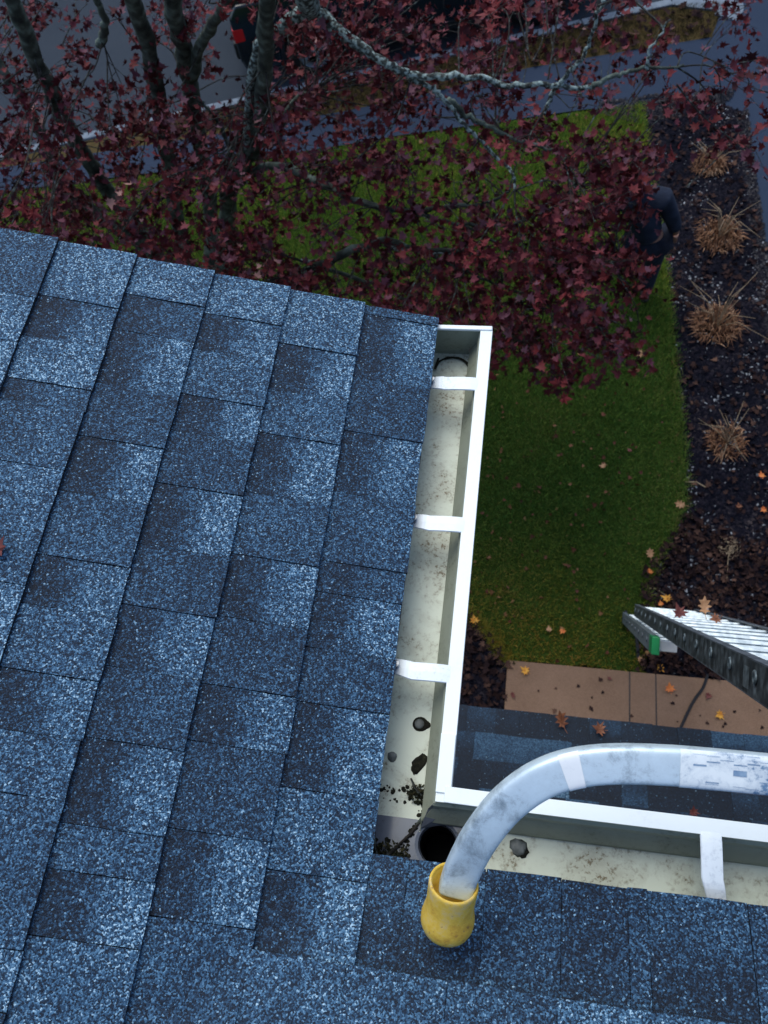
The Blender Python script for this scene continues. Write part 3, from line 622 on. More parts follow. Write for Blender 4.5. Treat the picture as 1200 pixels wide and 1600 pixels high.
# ------------------------------------------------------------------ gutters
def gutter_strip(poly, map3, n0, n1, L0, L1):
    """open sheet along the run; map3(w, z, s)"""
    return [[map3(w, z, L0(w) + (L1(w) - L0(w)) * i / 24) for (w, z) in poly[n0:n1 + 1]] for i in range(25)]
mapL = lambda w, z, s_: (w, s_, Z0 + z); mapB = lambda w, z, s_: (s_, Y0 + w, Z0 + z)
WI = .0585; RI = .083; RO = .1046; RZ = -.005; FZ = -.088
prof = [(-.020, -.012), (-.020, FZ), (WI, FZ), (WI + .0015, FZ + .014), (.070, -.058), (.078, -.046), (.079, -.022), (.0835, -.016), (RI, RZ), (RO, RZ), (RO, RZ - .014), (RO - .006, RZ - .018)]
parts_of = {'back': (0, 1), 'gutter_floor': (1, 2), 'front': (2, 8), 'rim': (8, 11)}
def run(name, m3, L0, L1, label):
    root = empty(name, m3(.04, FZ, L1(.04)), label=None)
    root.parent = house; root.matrix_basis = Matrix.Translation(Vector(root.location) - Vector(house.location))
    for pn, (i, j) in parts_of.items():
        G = gutter_strip(prof, m3, i, j, L0, L1); m = MB(); m.grid(G)
        mat = {'back': 'gutter_wall', 'gutter_floor': 'gutter_floor', 'front': 'gutter_wall', 'rim': 'white_metal'}[pn]
        o = m.build({'back': 'back_wall', 'gutter_floor': 'gutter_floor', 'front': 'front_wall', 'rim': 'rim'}[pn], M[mat], root)
        sm = o.modifiers.new('sheet', 'SOLIDIFY'); sm.thickness = .0012; sm.offset = 0
    # painted outer face, just outside the inner sheet
    L0o = L0; L0 = (lambda w: .150 if w < WI + .01 else max(w, .07)) if m3 is mapB else L0o
    m = MB(); out = [(w + (.003 if w > 0 else -.003), z - (.003 if z < -.05 else 0)) for w, z in prof[1:8]]
    m.grid([[m3(w, z, L0(w) + (L1(w) - L0(w)) * i / 6) for (w, z) in out] for i in range(7)]); m.build('outer_face', M['white_metal'], root)
    return root
GL = run('gutter', mapL, lambda w: Y0 + .045 if w < WI + .001 else Y0 + w, lambda w: YR - .012, None)
GB = run('gutter', mapB, lambda w: .150 if w < WI + .001 else max(w, .1046 if w > .1 else w), lambda w: 4.4, None)
# end cap of the left run
ecp = [(w, z) for w, z in prof[:9]] + [(RO, RZ), (RO, RZ - .012)]
m = MB(); n = len(ecp); y1 = YR - .012
m.add([(w, y1, Z0 + z) for w, z in [(-.02, RZ), (-.02, FZ), (WI, FZ), (WI, FZ + .014), (.070, -.058), (.078, -.046), (.079, -.022), (RI, RZ)]] + [(w, y1 + .002, Z0 + z) for w, z in [(-.02, RZ), (-.02, FZ), (WI, FZ), (WI, FZ + .014), (.070, -.058), (.078, -.046), (.079, -.022), (RI, RZ)]], [tuple(range(8)), tuple(range(15, 7, -1))] + [(i, (i + 1) % 8, 8 + (i + 1) % 8, 8 + i) for i in range(8)])
m.build('end_cap', M['gutter_wall'], GL)
MB().box(((RO - .02) / 2, y1 - .001, Z0 + RZ), (RO + .02, .010, .006)).build('end_cap_rim', M['white_metal'], GL, bevel=.0015)
MB().tube([( .0, y1 - .02, Z0 + FZ + .012)] + [(.028 + .034 * math.cos(t), y1 - .042 + .030 * math.sin(t), Z0 + FZ + .005) for t in [PI - k * PI / 10 for k in range(11)]], [U(.0010, .0034) for _ in range(12)], 6, .3).build('sealant_bead', M['grime'], GL)
# corner pan with round outlet (bottom sheet with a real hole, pipe below)
hx, hy, hr = .087, Y0 + .030, .030
def pan():
    bm = bmesh.new(); outer = []
    x0_, x1_, y0_, y1_ = -.02, .150, Y0 - .02, Y0 + .062
    pts = [];
    n = 40
    for k in range(n):
        a = 2 * PI * k / n; c, s_ = math.cos(a), math.sin(a)
        tx = ((x1_ - hx) / c if c > 0 else (x0_ - hx) / c) if abs(c) > 1e-6 else 1e9
        ty = ((y1_ - hy) / s_ if s_ > 0 else (y0_ - hy) / s_) if abs(s_) > 1e-6 else 1e9
        t = min(tx, ty); pts.append((hx + c * t, hy + s_ * t, hx + c * hr, hy + s_ * hr, c, s_))
    zt = Z0 + FZ + .0012
    m = MB(); R0_ = [(p[0], p[1], zt) for p in pts]; R05 = [(hx + p[4] * hr * 1.16, hy + p[5] * hr * 1.16, zt) for p in pts]; R1 = [(p[2], p[3], zt - .002) for p in pts]; R2 = [(hx + p[4] * hr * .93, hy + p[5] * hr * .93, zt - .012) for p in pts]
    # keep R05 inside the pan
    R05 = [(min(max(a, x0_), x1_), min(max(b, y0_), y1_), c) for a, b, c in R05]
    m.sweep(None, [R0_, R05, R1, R2], True, False); return m
GP = empty('gutter_corner', (0, Y0, Z0 + FZ)); GP.parent = house; GP.matrix_basis = Matrix.Translation(Vector((0, Y0, Z0 + FZ)) - Vector(house.location))
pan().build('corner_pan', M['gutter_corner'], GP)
MB().tube([(hx, hy, Z0 + FZ - .009), (hx, hy, Z0 + FZ - .35)], hr * .95, 28, caps=False).build('outlet_pipe', M['black'], GP)
MB().tube([(hx, hy, Z0 + FZ - .16), (hx, hy, Z0 + FZ - .17)], hr * .93, 28).build('outlet_shade_disc', M['black'], GP)  # black disc in the black-coloured pipe paints the hole's dark inside
MB().tube([(hx, hy, Z0 + FZ - .30), (hx, hy, Z0 + FZ - .38), (hx - .1, hy - .25, Z0 + FZ - .6), (WX + .5, WY + .06, Z0 - .95), (WX + .5, WY + .06, 2.95)], .036, 16).build('downspout', M['white_metal'], GP)
# raised metal fold in front of the outlet
ap = MB(); ap.grid([[(.0590, Y0 + .050, Z0 + FZ + .003), (.105, Y0 + .062, Z0 + FZ + .003), (.150, Y0 + .062, Z0 + FZ + .003)], [(.070, Y0 + .076, Z0 - .050), (.105, Y0 + .078, Z0 - .048), (.150, Y0 + .0785, Z0 - .046)], [(.080, Y0 + .0815, Z0 - .018), (.105, Y0 + .0815, Z0 - .018), (.150, Y0 + .0815, Z0 - .018)]])
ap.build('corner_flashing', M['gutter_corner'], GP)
# mitre lap plate of the rim corner
m = MB(); m.box((RI + .0105, Y0 + RI + .055, Z0 + RZ + .0022), (.0225, .085, .003)); m.build('mitre_lap', M['white_metal'], GP, bevel=.001)
m = MB(); m.box((RI + .05, Y0 + RI + .0105, Z0 + RZ + .0035), (.075, .0225, .003), Matrix.Rotation(-.01, 3, 'Z')); m.build('mitre_lap', M['white_metal'], GP, bevel=.001)
# hangers
def hanger(m3, s_, root, wj=0):
    sgn = 1
    P = []
    for i in range(15):
        w = -.004 + (RI + .008) * i / 14 ; t = i / 14
        half = .0145 if t > .28 else .0145
        off = .0035 * max(0, (.35 - t) / .35) ** 1.0 * 2.4
        z = -.011 + .0065 * min(1, t * 1.15) + .003 * math.sin(t * PI) - (.007 * (1 - t * 4) if t < .25 else 0)
        hl = half * (1.0 if t > .3 else .86 + .14 * t / .3)
        P.append([m3(w, z - .0022, s_ + off - hl), m3(w, z, s_ + off - hl * .93), m3(w, z + .0006, s_ + off), m3(w, z, s_ + off + hl * .93), m3(w, z - .0022, s_ + off + hl)])
    m = MB(); m.grid(P); o = m.build('hanger_strap', M['strap'], root); sm = o.modifiers.new('sheet', 'SOLIDIFY'); sm.thickness = .0014
    MB().tube([m3(.0005, -.008, s_ + .0085), m3(.0005, -.004, s_ + .0085)], .0052, 10).build('screw', M['steel'], root)
    MB().box(m3(-.003, -.017, s_ + .0085), (.016, .016, .006)).build('hanger_clip', M['steel'], root)
for s_ in (0.5109, 0.2246, -0.0314): hanger(mapL, s_, GL)
hanger(mapB, 0.4641, GB); hanger(mapB, .95, GB); hanger(mapB, 1.6, GB)
# sealed rivets, grime and debris
def blob(c, r, mat, root, name, flat=.35, n=10, jit=.2, el=1.0, ang=0):
    m = MB(); rings = []
    for i in range(4):
        rr = r * (1, .92, .6, .12)[i]; z = r * flat * (0, .45, .9, 1)[i]
        rings.append([(c[0] + (math.cos(2 * PI * k / n) * rr * el) * math.cos(ang) - math.sin(2 * PI * k / n) * rr * math.sin(ang), c[1] + math.cos(2 * PI * k / n) * rr * el * math.sin(ang) + math.sin(2 * PI * k / n) * rr * math.cos(ang), c[2] + z) for k in range(n)])
    rings = [[(x + U(-jit, jit) * r * (i < 3), y + U(-jit, jit) * r * (i < 3), z) for x, y, z in R_] for i, R_ in enumerate(rings)]
    m.sweep(None, rings); return m.build(name, mat, root, smooth=True)
fz = Z0 + FZ + .001
blob((.0415, -.0965, fz), .0118, M['grime'], GL, 'sealant_ring', .25, 16, .03, 1.1); blob((.0400, -.0965, fz + .0025), .0080, M['sealant'], GL, 'rivet_head', .3, 16, .02)
blob((.052, -.0965, fz), .006, M['grime'], GL, 'sealant_ring', .4, 10, .1)
blob((.002, -.152, fz), .008, M['sealant'], GL, 'sealant_blob', .5, 10, .15)
blob((.046, -.158, fz), .0095, M['grime'], GL, 'leaf_fragment', .12, 14, .22, 1.9, 1.15)
blob((.207, Y0 + .041, fz), .0125, M['sealant'], GB, 'sealant_blob', .35, 12, .18); blob((.214, Y0 + .036, fz), .009, M['grime'], GB, 'sealant_blob', .25, 12, .2)
gd = MB()
for k in range(190):       # dark muck and moss round the seam and outlet
    if k < 70: c = (U(-.018, .062), -.200 + U(-.006, .006) + (U(-.02, .0) if random.random() < .2 else 0), fz)
    elif k < 110: t = U(0, 1); c = (.062 + U(-.006, .004) - .02 * t * t * 1.2, -.20 - .075 * t, fz)
    else: c = (U(-.018, .045), Y0 + U(-.016, .03), fz + .001)
    r = U(.0010, .0036); q = 7
    rings = [[(c[0] + math.cos(2 * PI * j / q) * r * s_ * U(.7, 1.3), c[1] + math.sin(2 * PI * j / q) * r * s_ * U(.7, 1.3), c[2] + z * r) for j in range(q)] for s_, z in ((1, 0), (.8, .25), (.2, .4))]
    gd.sweep(None, rings)
tag(gd.build('muck', M['grime'], GP), kind='stuff')
tag(MB().tube([(.036, -.182, fz + .004), (.045, -.196, fz + .006), (.056, -.206, fz + .004)], [.0016, .002, .0012], 5).build('twig', M['twig'], GP))
for pts in ([(-.012, -.262, fz + .003), (-.006, -.29, fz + .006), (.004, -.312, fz + .004)], [(.06, -.235, fz + .004), (.045, -.262, fz + .005), (.018, -.292, fz + .006), (.004, -.314, fz + .004)], [(.058, -.20, fz + .005), (.064, -.222, fz + .006), (.060, -.24, fz + .004)]):
    MB().tube(smooth_path(pts, 4), .0022, 5, .25).build('twig', M['twig'], GP)
mo = []
for k in range(420):
    x = U(-.018, .04); y = Y0 + U(-.016, .022); mo.append((x, y, fz + U(0, .005)))
for k in range(120): mo.append((.05 + U(-.014, .014), -.203 + U(-.012, .01), fz + U(0, .005)))
mo = np.array(mo); M['moss'] = varied('moss', [(0, (.006, .008, .003)), (.5, (.016, .020, .008)), (.85, (.05, .045, .018)), (1, (.16, .12, .05))], .8, 40)
tag(leaf_cloud('moss', mo, .0075, 1.0, M['moss'], 'plain', GP))

# ------------------------------------------------------------------ extension ladder at the right
LD = Vector((-0.08185, -0.36925, 0.92572))                       # pointing up the ladder
P0 = Vector((1.0393, 1.7145, 0.9585)); 
rung_dir = (Vector((1, 0, 0)) - LD * LD.x).normalized(); back = rung_dir.cross(LD).normalized()
if back.y > 0: back = -back
foot = P0 - LD * (P0.z / LD.z)
lad = empty('extension_ladder', tuple(foot), label='long aluminium extension ladder leaning from the tan path edge towards the roof', cat='ladder')
WID = .42
def rail(o, a, b_, w, d, mat_web, mat_fl, name='rail'):
    """channel rail: web plus two flanges; o outer front corner at s=0"""
    m = MB()
    def P(s_, x, y): return o + LD * s_ + rung_dir * x + back * y
    def bar(x0_, x1_, y0_, y1_, mi):
        vs = [P(s_, x, y) for s_ in (a, b_) for x, y in ((x0_, y0_), (x1_, y0_), (x1_, y1_), (x0_, y1_))]
        m.add(vs, [(0, 1, 2, 3), (7, 6, 5, 4), (0, 4, 5, 1), (1, 5, 6, 2), (2, 6, 7, 3), (3, 7, 4, 0)], mi)
    s_ = 1 if w > 0 else -1
    bar(0, s_ * .004, .004, d - .004, 0); bar(0, w, 0, .004, 1); bar(0, w, d - .004, d, 1)
    return m.build(name, [mat_web, mat_fl], lad)
LEN = 6.9; s_fly = (P0 - foot).length - .02
RD = .085
fo = foot
rail(fo, s_fly, LEN, .028, RD, M['rail'], M['rail_edge']); rail(fo + rung_dir * WID, s_fly, LEN, -.028, RD, M['rail'], M['rail_edge'])
bo = foot + back * (RD + .012) - rung_dir * .032
SB = 2.9
rail(bo, 0, SB, .028, RD, M['rail_pale'], M['rail_pale']); rail(bo + rung_dir * (WID + .064), 0, SB, -.028, RD, M['rail_pale'], M['rail_pale'])
def rung(o, s_, x0_, x1_, name='rung'):
    c = o + LD * s_ + back * .030; m = MB()
    prof_ = [(-.017, .0), (-.017, -.010), (-.008, -.010), (-.007, -.001), (-.0035, -.001), (-.0025, -.010), (.0055, -.010), (.0065, -.001), (.010, -.001), (.011, -.010), (.017, -.010), (.019, 0), (.012, .015), (-.010, .015)]
    up = Vector((0, 0, 1)); f1 = (up - rung_dir * up.dot(rung_dir)).normalized(); f2 = rung_dir.cross(f1)
    secs = [[c + rung_dir * x + f2 * p + f1 * (-q) for p, q in prof_] for x in (x0_, x1_)]
    m.sweep(None, secs); return m.build(name, M['rung'], lad)
s_ = s_fly + .14; k = 0
while s_ < LEN - .05:
    rung(fo, s_, .004, WID - .004)
    for side in (0, 1):          # swaged rung end showing on the outside of the rail
        c = fo + LD * s_ + back * .036 + rung_dir * (-.0015 if side == 0 else WID + .0015); m = MB(); q = 14; secs = []
        for rr, hh in ((1.0, 0), (.9, .004), (.55, .004), (.5, .001)):
            secs.append([c + LD * math.cos(2 * PI * j / q) * .021 * rr + back * math.sin(2 * PI * j / q) * .017 * rr + rung_dir * hh * (-1 if side == 0 else 1) for j in range(q)])
        m.sweep(None, secs); m.build('rung_end', M['rung_end'], lad, smooth=True)
    s_ += .305; k += 1
s_ = .2
while s_ < SB - .05:
    rung(bo, s_, .004, WID + .060)
    for side in (0,):
        c = bo + LD * s_ + back * .036 + rung_dir * -.0015; m = MB(); q = 10
        secs = [[c + LD * math.cos(2 * PI * j / q) * .02 * rr + back * math.sin(2 * PI * j / q) * .016 * rr - rung_dir * hh for j in range(q)] for rr, hh in ((1, 0), (.8, .004), (.4, .002))]
        m.sweep(None, secs); m.build('rung_end', M['rail_edge'], lad, smooth=True)
    s_ += .305
# green end cap and pale guide bracket at the top of the rear section
c = bo + LD * (SB + .02)
def obox(c, dx, dy, dz, name, mat, bv=.004):
    Mx = Matrix((rung_dir, back, LD)).transposed(); return MB().box(c, (dx, dy, dz), Mx).build(name, mat, lad, bevel=bv)
obox(c + rung_dir * .012 + back * RD * .5, .036, RD * 1.0, .16, 'end_cap', M['green'])
obox(c + rung_dir * .075 + back * (RD * .55) - LD * .02, .085, .05, .03, 'guide_bracket', M['white_plastic'])
for x in (0, WID + .03): obox(foot + back * (RD * 1.4) + rung_dir * (x - .01) + Vector((0, 0, .0)), .05, .09, .05, 'foot_pad', M['cord'])
# flat print: a number and a warning strip on the rail web near the camera
def decal(s_, y, l, w, mat, name='decal'):
    c = fo + LD * s_ + back * y - rung_dir * .0012; m = MB()
    m.add([c - LD * l / 2 - back * w / 2, c + LD * l / 2 - back * w / 2, c + LD * l / 2 + back * w / 2, c - LD * l / 2 + back * w / 2], [(0, 1, 2, 3)]); return m.build(name, mat, lad)
decal(5.02, .046, .07, .05, M['rung_end']); decal(5.35, .042, .2, .06, M['print_blue'])

# ------------------------------------------------------------------ roof stand-off: bent tube with yellow end
TP = [(0.1281, -0.335, 5.4228), (0.1347, -0.3123, 5.4436), (0.1541, -0.2741, 5.4863), (0.1851, -0.2344, 5.5221), (0.2266, -0.2041, 5.5459), (0.2791, -0.1868, 5.5558), (0.3561, -0.1784, 5.5571), (0.4673, -0.1746, 5.55), (0.5646, -0.1744, 5.5548), (0.6456, -0.1727, 5.5522)]
tp = smooth_path(TP, 8)
stand = empty('ladder_stabilizer', TP[-1], label='curved aluminium ladder stabilizer arm resting on the roof with a yellow rubber end', cat='ladder stabilizer')
vdir = (Vector(TP[5]) - cam.matrix_world.translation).normalized()
def tube_frame(i):
    t = (tp[min(i + 1, len(tp) - 1)] - tp[max(i - 1, 0)]).normalized()
    fd = (FN - t * FN.dot(t)).normalized(); return t, fd, t.cross(fd).normalized()
FN = Vector((0.1313, -0.3693, 0.8412)).normalized()            # broad side of the tube faces this way
def tsec(i, hw, hd, grow=0, a0=0, a1=2 * PI, n=32, ex=5.0):
    t, fd, sd_ = tube_frame(i); out = []
    for k in range(n):
        a = a0 + (a1 - a0) * k / (n if a1 - a0 > 6.2 else n - 1); c, s_ = math.cos(a), math.sin(a)
        x = math.copysign(abs(c) ** (2 / ex), c); y = math.copysign(abs(s_) ** (2 / ex), s_)
        out.append(tp[i] + sd_ * x * (hw + grow) + fd * y * (hd + grow))
    return out
HW, HD = .0215, .0135
m = MB(); m.sweep(None, [tsec(i, HW, HD) for i in range(len(tp))]); m.build('tube', M['tube'], stand, smooth=True)
def wrap(i0, i1, mat, name, a0, a1, grow=.0006):
    m = MB(); m.grid([tsec(i, HW, HD, grow, a0, a1, 12) for i in range(i0, i1 + 1)]); return m.build(name, mat, stand, smooth=True)
wrap(35, 38, M['label_white'], 'sticker', .12 * PI, .88 * PI)
wrap(49, 66, M['label_paper'], 'warning_label', .13 * PI, .87 * PI)
for k in range(70):
    i0 = random.randint(50, 63); a_ = U(.2, .8) * PI
    wrap(i0, i0 + 1, M['print_blue'], 'label_print', a_, a_ + U(.004, .010) * PI, .0011)
wrap(50, 52, M['print_blue'], 'label_print', .15 * PI, .19 * PI, .0011); wrap(56, 58, M['print_blue'], 'label_print', .25 * PI, .36 * PI, .0011)
wrap(53, 64, M['print_red'], 'label_print', .135 * PI, .155 * PI, .0012)
# yellow rubber end
A = Vector((0.1176, -0.3764, 5.3712)); B = Vector((0.1254, -0.3268, 5.4327)); ax = (A - B).normalized()
bx = ax.orthogonal().normalized(); by = ax.cross(bx)
Lc = (A - B).length
prf = [(.0270, .028), (.0270, .0), (.0285, -.002), (.0302, -.002), (.0310, .001), (.0309, .006), (.0305, .020), (.0303, .034), (.0312, .044), (.0331, .053), (.0342, .061), (.0338, .069), (.0312, .077), (.0250, .0835), (.0130, .0875), (.001, .0885)]
q = 36; m = MB(); m.sweep(None, [[B + ax * z + (bx * math.cos(2 * PI * k / q) + by * math.sin(2 * PI * k / q)) * r for k in range(q)] for r, z in prf], True, True)
m.build('rubber_end', M['rubber'], stand, smooth=True)

# ------------------------------------------------------------------ fallen leaves one can single out
def one_leaf(pos, size, kind, mat, label, yaw, tilt=(0, 0), curl=.35):
    size *= .85; V, F = leaf_shape(kind, curl); V = V * size
    for v in V: v[2] += U(-.03, .03) * size
    m = MB(); m.add([tuple(v) for v in V], [tuple(f) for f in F])
    m.tube([(0, .2 * size, .002), (0, -.1 * size, .004), (.03 * size, -.4 * size, .01)], .0015, 4)
    me = m.mesh('fallen_leaf', mat); o = link('fallen_leaf', me); o.location = pos; o.rotation_euler = (tilt[0], tilt[1], yaw)
    return tag(o, label, 'leaf', 'fallen leaves')
one_leaf((-0.109, 1.78, 0.05), 0.085, 'maple', M['yellow_leaf'], 'yellow leaf on the grass beside the gutter, left of the path', 0.3, (0.07, 0.15))
one_leaf((0.338, 1.401, 0.045), 0.085, 'maple', M['yellow_leaf'], 'bright yellow maple leaf lying on the left end of the tan path', 1.1, (0.18, 0.27))
one_leaf((0.248, 1.184, 0.045), 0.06, 'oak', M['dark_leaf'], 'dark red leaf near the left end of the tan path', 0.5, (0.14, 0.25))
one_leaf((0.998, 1.404, 0.045), 0.045, 'oak', M['dark_leaf'], 'small dark leaf on the tan path near its far edge', 0.9, (-0.28, -0.02))
one_leaf((1.445, 1.362, 0.045), 0.085, 'maple', M['orange_leaf'], 'orange red leaf on the tan path right of the middle', 0.2, (0.27, 0.09))
one_leaf((1.818, 1.216, 0.045), 0.08, 'maple', M['yellow_leaf'], 'orange yellow leaf on the tan path under the ladder rail', 2.0, (0.24, -0.23))
one_leaf((1.735, 1.361, 0.045), 0.06, 'maple', M['dark_leaf'], 'dull red leaf on the tan path between cord and ladder', 2.6, (-0.02, -0.15))
one_leaf((1.23, 1.563, 0.04), 0.07, 'oak', M['tan_leaf'], 'pale tan leaf at the far path edge beside the ladder', 0.3, (0.03, 0.04))
one_leaf((1.367, 1.545, 0.04), 0.07, 'maple', M['yellow_leaf'], 'yellow leaf at the path edge next to the green cap', 4.0, (-0.29, -0.17))
one_leaf((1.45, 2.119, 0.05), 0.09, 'maple', M['yellow_leaf'], 'yellow maple leaf on the mulch just beyond the ladder foot', 1.2, (-0.13, 0.25))
one_leaf((1.388, 2.064, 0.05), 0.05, 'maple', M['orange_leaf'], 'small orange leaf touching the far side of the ladder foot', 0.2, (0.16, -0.20))
one_leaf((1.312, 2.479, 0.05), 0.1, 'oak', M['tan_leaf'], 'pinkish tan oak leaf upright on the lawn corner', 0.1, (0.18, -0.22))
one_leaf((1.6, 2.988, 0.05), 0.11, 'oak', M['tan_leaf'], 'tan oak leaf on the boundary of lawn and dark bed', 1.4, (0.07, -0.22))
one_leaf((0.925, 3.338, 0.05), 0.07, 'maple', M['tan_leaf'], 'small tan leaf in the middle of the open lawn', 1.4, (-0.30, 0.22))
one_leaf((1.255, 4.6, 0.05), 0.09, 'maple', M['tan_leaf'], 'pale leaf on the grass below the person', 2.2, (-0.17, -0.17))
one_leaf((0.613, 1.774, 0.05), 0.06, 'maple', M['orange_leaf'], 'small orange leaf on the lawn just beyond the path', 2.7, (0.29, 0.22))
one_leaf((1.147, 3.504, 0.05), 0.055, 'maple', M['dark_leaf'], 'small dull red leaf on the right side of the lawn', 0.7, (-0.13, 0.28))
one_leaf((0.5, 1.763, 0.05), 0.055, 'maple', M['tan_leaf'], 'small pale leaf on the yellowish grass above the path', 0.2, (0.02, 0.11))
one_leaf((1.306, 2.339, 0.05), 0.06, 'maple', M['orange_leaf'], 'reddish leaf below the oak leaf on the lawn corner', 0.2, (-0.18, 0.26))
one_leaf((2.247, 3.314, 0.05), 0.07, 'maple', M['orange_leaf'], 'small orange leaf at the right side of the dark bed', 0.2, (0.11, 0.28))
one_leaf((2.046, 3.002, 0.05), 0.06, 'maple', M['brown_leaf'], 'small brown leaf in the dark bed above the pale dried plant', 0.2, (0.24, -0.12))
one_leaf((2.252, 3.004, 0.05), 0.06, 'maple', M['orange_leaf'], 'orange leaf on dark mulch at the far right', 2.2, (-0.08, -0.20))
one_leaf((0.467, 0.494, 2.461), 0.1, 'oak', M['brown_leaf'], 'large brown curled leaf on the porch roof edge', 0.5, (.3, .2), .6)
one_leaf((0.65, 0.499, 2.459), 0.075, 'maple', M['brown_leaf'], 'darker brown leaf on the porch roof, right of the curled one', 1.5, (.3, .2), .6)
one_leaf((1.036, 0.146, 2.579), 0.05, 'maple', M['dark_leaf'], 'small rust coloured leaf on the porch roof beside the gutter', 0.2, (.3, .2), .6)
one_leaf((1.0303, 1.1126, 2.4693), 0.09, 'maple', M['dark_leaf'], 'dark red leaf caught on the upper ladder rungs', 0.5, (.2, .2))
one_leaf((1.1004, 1.067, 2.6593), 0.1, 'oak', M['tan_leaf'], 'tan oak leaf standing on the ladder rungs', 0.1, (.2, .2))
one_leaf((1.0895, 0.9453, 2.94), 0.06, 'maple', M['brown_leaf'], 'small brown leaf on the ladder rungs beside the tan oak leaf', 2, (.2, .2))
one_leaf((-0.598, 0.035, 5.484), .05, 'maple', M['dark_leaf'], 'tiny dark red leaf lying on the shingles at the left', .4, (.1, -.28))


# ------------------------------------------------------------------ dried grass clumps in the bed
def clump(c, r, hgt, n, nl, label, mat='straw'):
    root = empty('grass_clump', (c[0], c[1], .01), label=label, cat='plant', group='dried grass clumps in the bed')
    st_ = MB()
    for k in range(n):
        a = U(0, 2 * PI); d = r * math.sqrt(U(0, 1)) * .75; x, y = c[0] + math.cos(a) * d, c[1] + math.sin(a) * d
        b2 = a + random.gauss(0, .9); out = r * U(.05, .55) * (1.3 if random.random() < .12 else 1); h = hgt * U(.08, .5) * (1.15 - d / r * .6); w = U(.0022, .0055)
        tip = Vector((x + math.cos(b2) * out, y + math.sin(b2) * out, .012 + h * U(.3, 1.0)))
        pv = Vector((-math.sin(b2), math.cos(b2), 0)) * w; md = Vector((x + math.cos(b2) * out * .45, y + math.sin(b2) * out * .45, .012 + h))
        st_.add([Vector((x, y, .01)) - pv, Vector((x, y, .01)) + pv, md + pv, md - pv, tip], [(0, 1, 2, 3), (3, 2, 4)])
    tag(st_.build('straw', M[mat], root), kind='stuff')
    for k in range(nl):
        a = U(-.1, PI + .1) if k % 3 else U(0, 2 * PI); l = r * U(.7, 2.1); h = hgt * U(.4, 1.8)
        MB().tube([(c[0], c[1], .02), (c[0] + math.cos(a) * l * .35, c[1] + math.sin(a) * l * .35, h * .7), (c[0] + math.cos(a) * l, c[1] + math.sin(a) * l, h * U(.5, 1.0))], [.004, .0032, .0015], 4).build('stem', M['pale_straw'], root)
clump((1.98, 7.123, 0.0), .21, .30, 330, 10, 'dried tan grass clump nearest the driveway, farthest back in the bed')
clump((2.026, 6.087, 0.0), .25, .34, 430, 13, 'dense tan grass clump beside the person, with long pale stems')
clump((1.951, 4.962, 0.0), .26, .32, 430, 12, 'tan grass clump in the middle of the dark bed, stems pointing up')
clump((1.981, 3.657, 0.0), .20, .20, 300, 13, 'sprawling orange brown grass clump with bent stems nearest the ladder')
def seedling(c):
    root = empty('dried_plant', (c[0], c[1], .01), label='small pale dried plant with a bare stem just beyond the ladder', cat='plant')
    MB().tube(smooth_path([(c[0] - .02, c[1] - .28, .02), (c[0] - .01, c[1] - .12, .04), (c[0], c[1], .08)], 4), .004, 5).build('stem', M['pale_straw'], root)
    m = MB()
    for k in range(150):
        a = U(0, 2 * PI); d = U(.01, .09); p = Vector((c[0] + math.cos(a) * d, c[1] + math.sin(a) * d * 1.2, U(.03, .13))); q_ = p + Vector((U(-.03, .03), U(-.03, .03), U(-.01, .04))); w = Vector((U(-.006, .006), U(-.006, .006), 0))
        m.add([p - w, p + w, q_], [(0, 1, 2)])
    tag(m.build('dry_foliage', M['pale_straw'], root), kind='stuff')
seedling((1.94, 2.603, 0.0))
for (p, q_, lab) in (((1.618, 3.236, 0.0), (1.788, 3.196, 0.0), 'thin pale stick lying in the bed between lawn edge and sprawling clump'), ((1.272, 2.213, 0.0), (1.435, 2.159, 0.0), 'thin curved stick by the lawn corner beside the ladder foot')):
    tag(MB().tube([p[:2] + (.02,), tuple((Vector(p) + Vector(q_)) / 2 + Vector((0, .02, .035))), q_[:2] + (.02,)], .006, 5).build('stick', M['pale_straw']), lab, 'stick')

# ------------------------------------------------------------------ the person walking away behind the leaves
def skin_mesh(name, V, Es, R, root_i, mat, parent, sub=2):
    me = bpy.data.meshes.new(name); me.from_pydata(V, Es, []); o = bpy.data.objects.new(name, me); COL.objects.link(o)
    sk_ = o.modifiers.new('s', 'SKIN'); me.skin_vertices[0] if me.skin_vertices else None
    for i, r in enumerate(R):
        d = me.skin_vertices[0].data[i]; d.radius = (r, r) if not isinstance(r, tuple) else r; d.use_root = (i == root_i)
    ss = o.modifiers.new('u', 'SUBSURF'); ss.levels = sub; ss.render_levels = sub
    dg = bpy.context.evaluated_depsgraph_get(); me2 = bpy.data.meshes.new_from_object(o.evaluated_get(dg)); me2.name = name
    bpy.data.objects.remove(o); me2.materials.clear(); me2.materials.append(mat)
    me2.polygons.foreach_set('use_smooth', [True] * len(me2.polygons))
    return link(name, me2, parent)
FP = Vector((1.361, 5.341, 0.0))
per = empty('person', tuple(FP), label='person in dark blue clothes walking on the lawn edge, half hidden by red leaves', cat='person')
def pp(x, y, z): return (FP.x + x * .92 - .07 - .05 * z, FP.y + y * .8 - .16 * max(0, z - .3), z * .90 + .01)
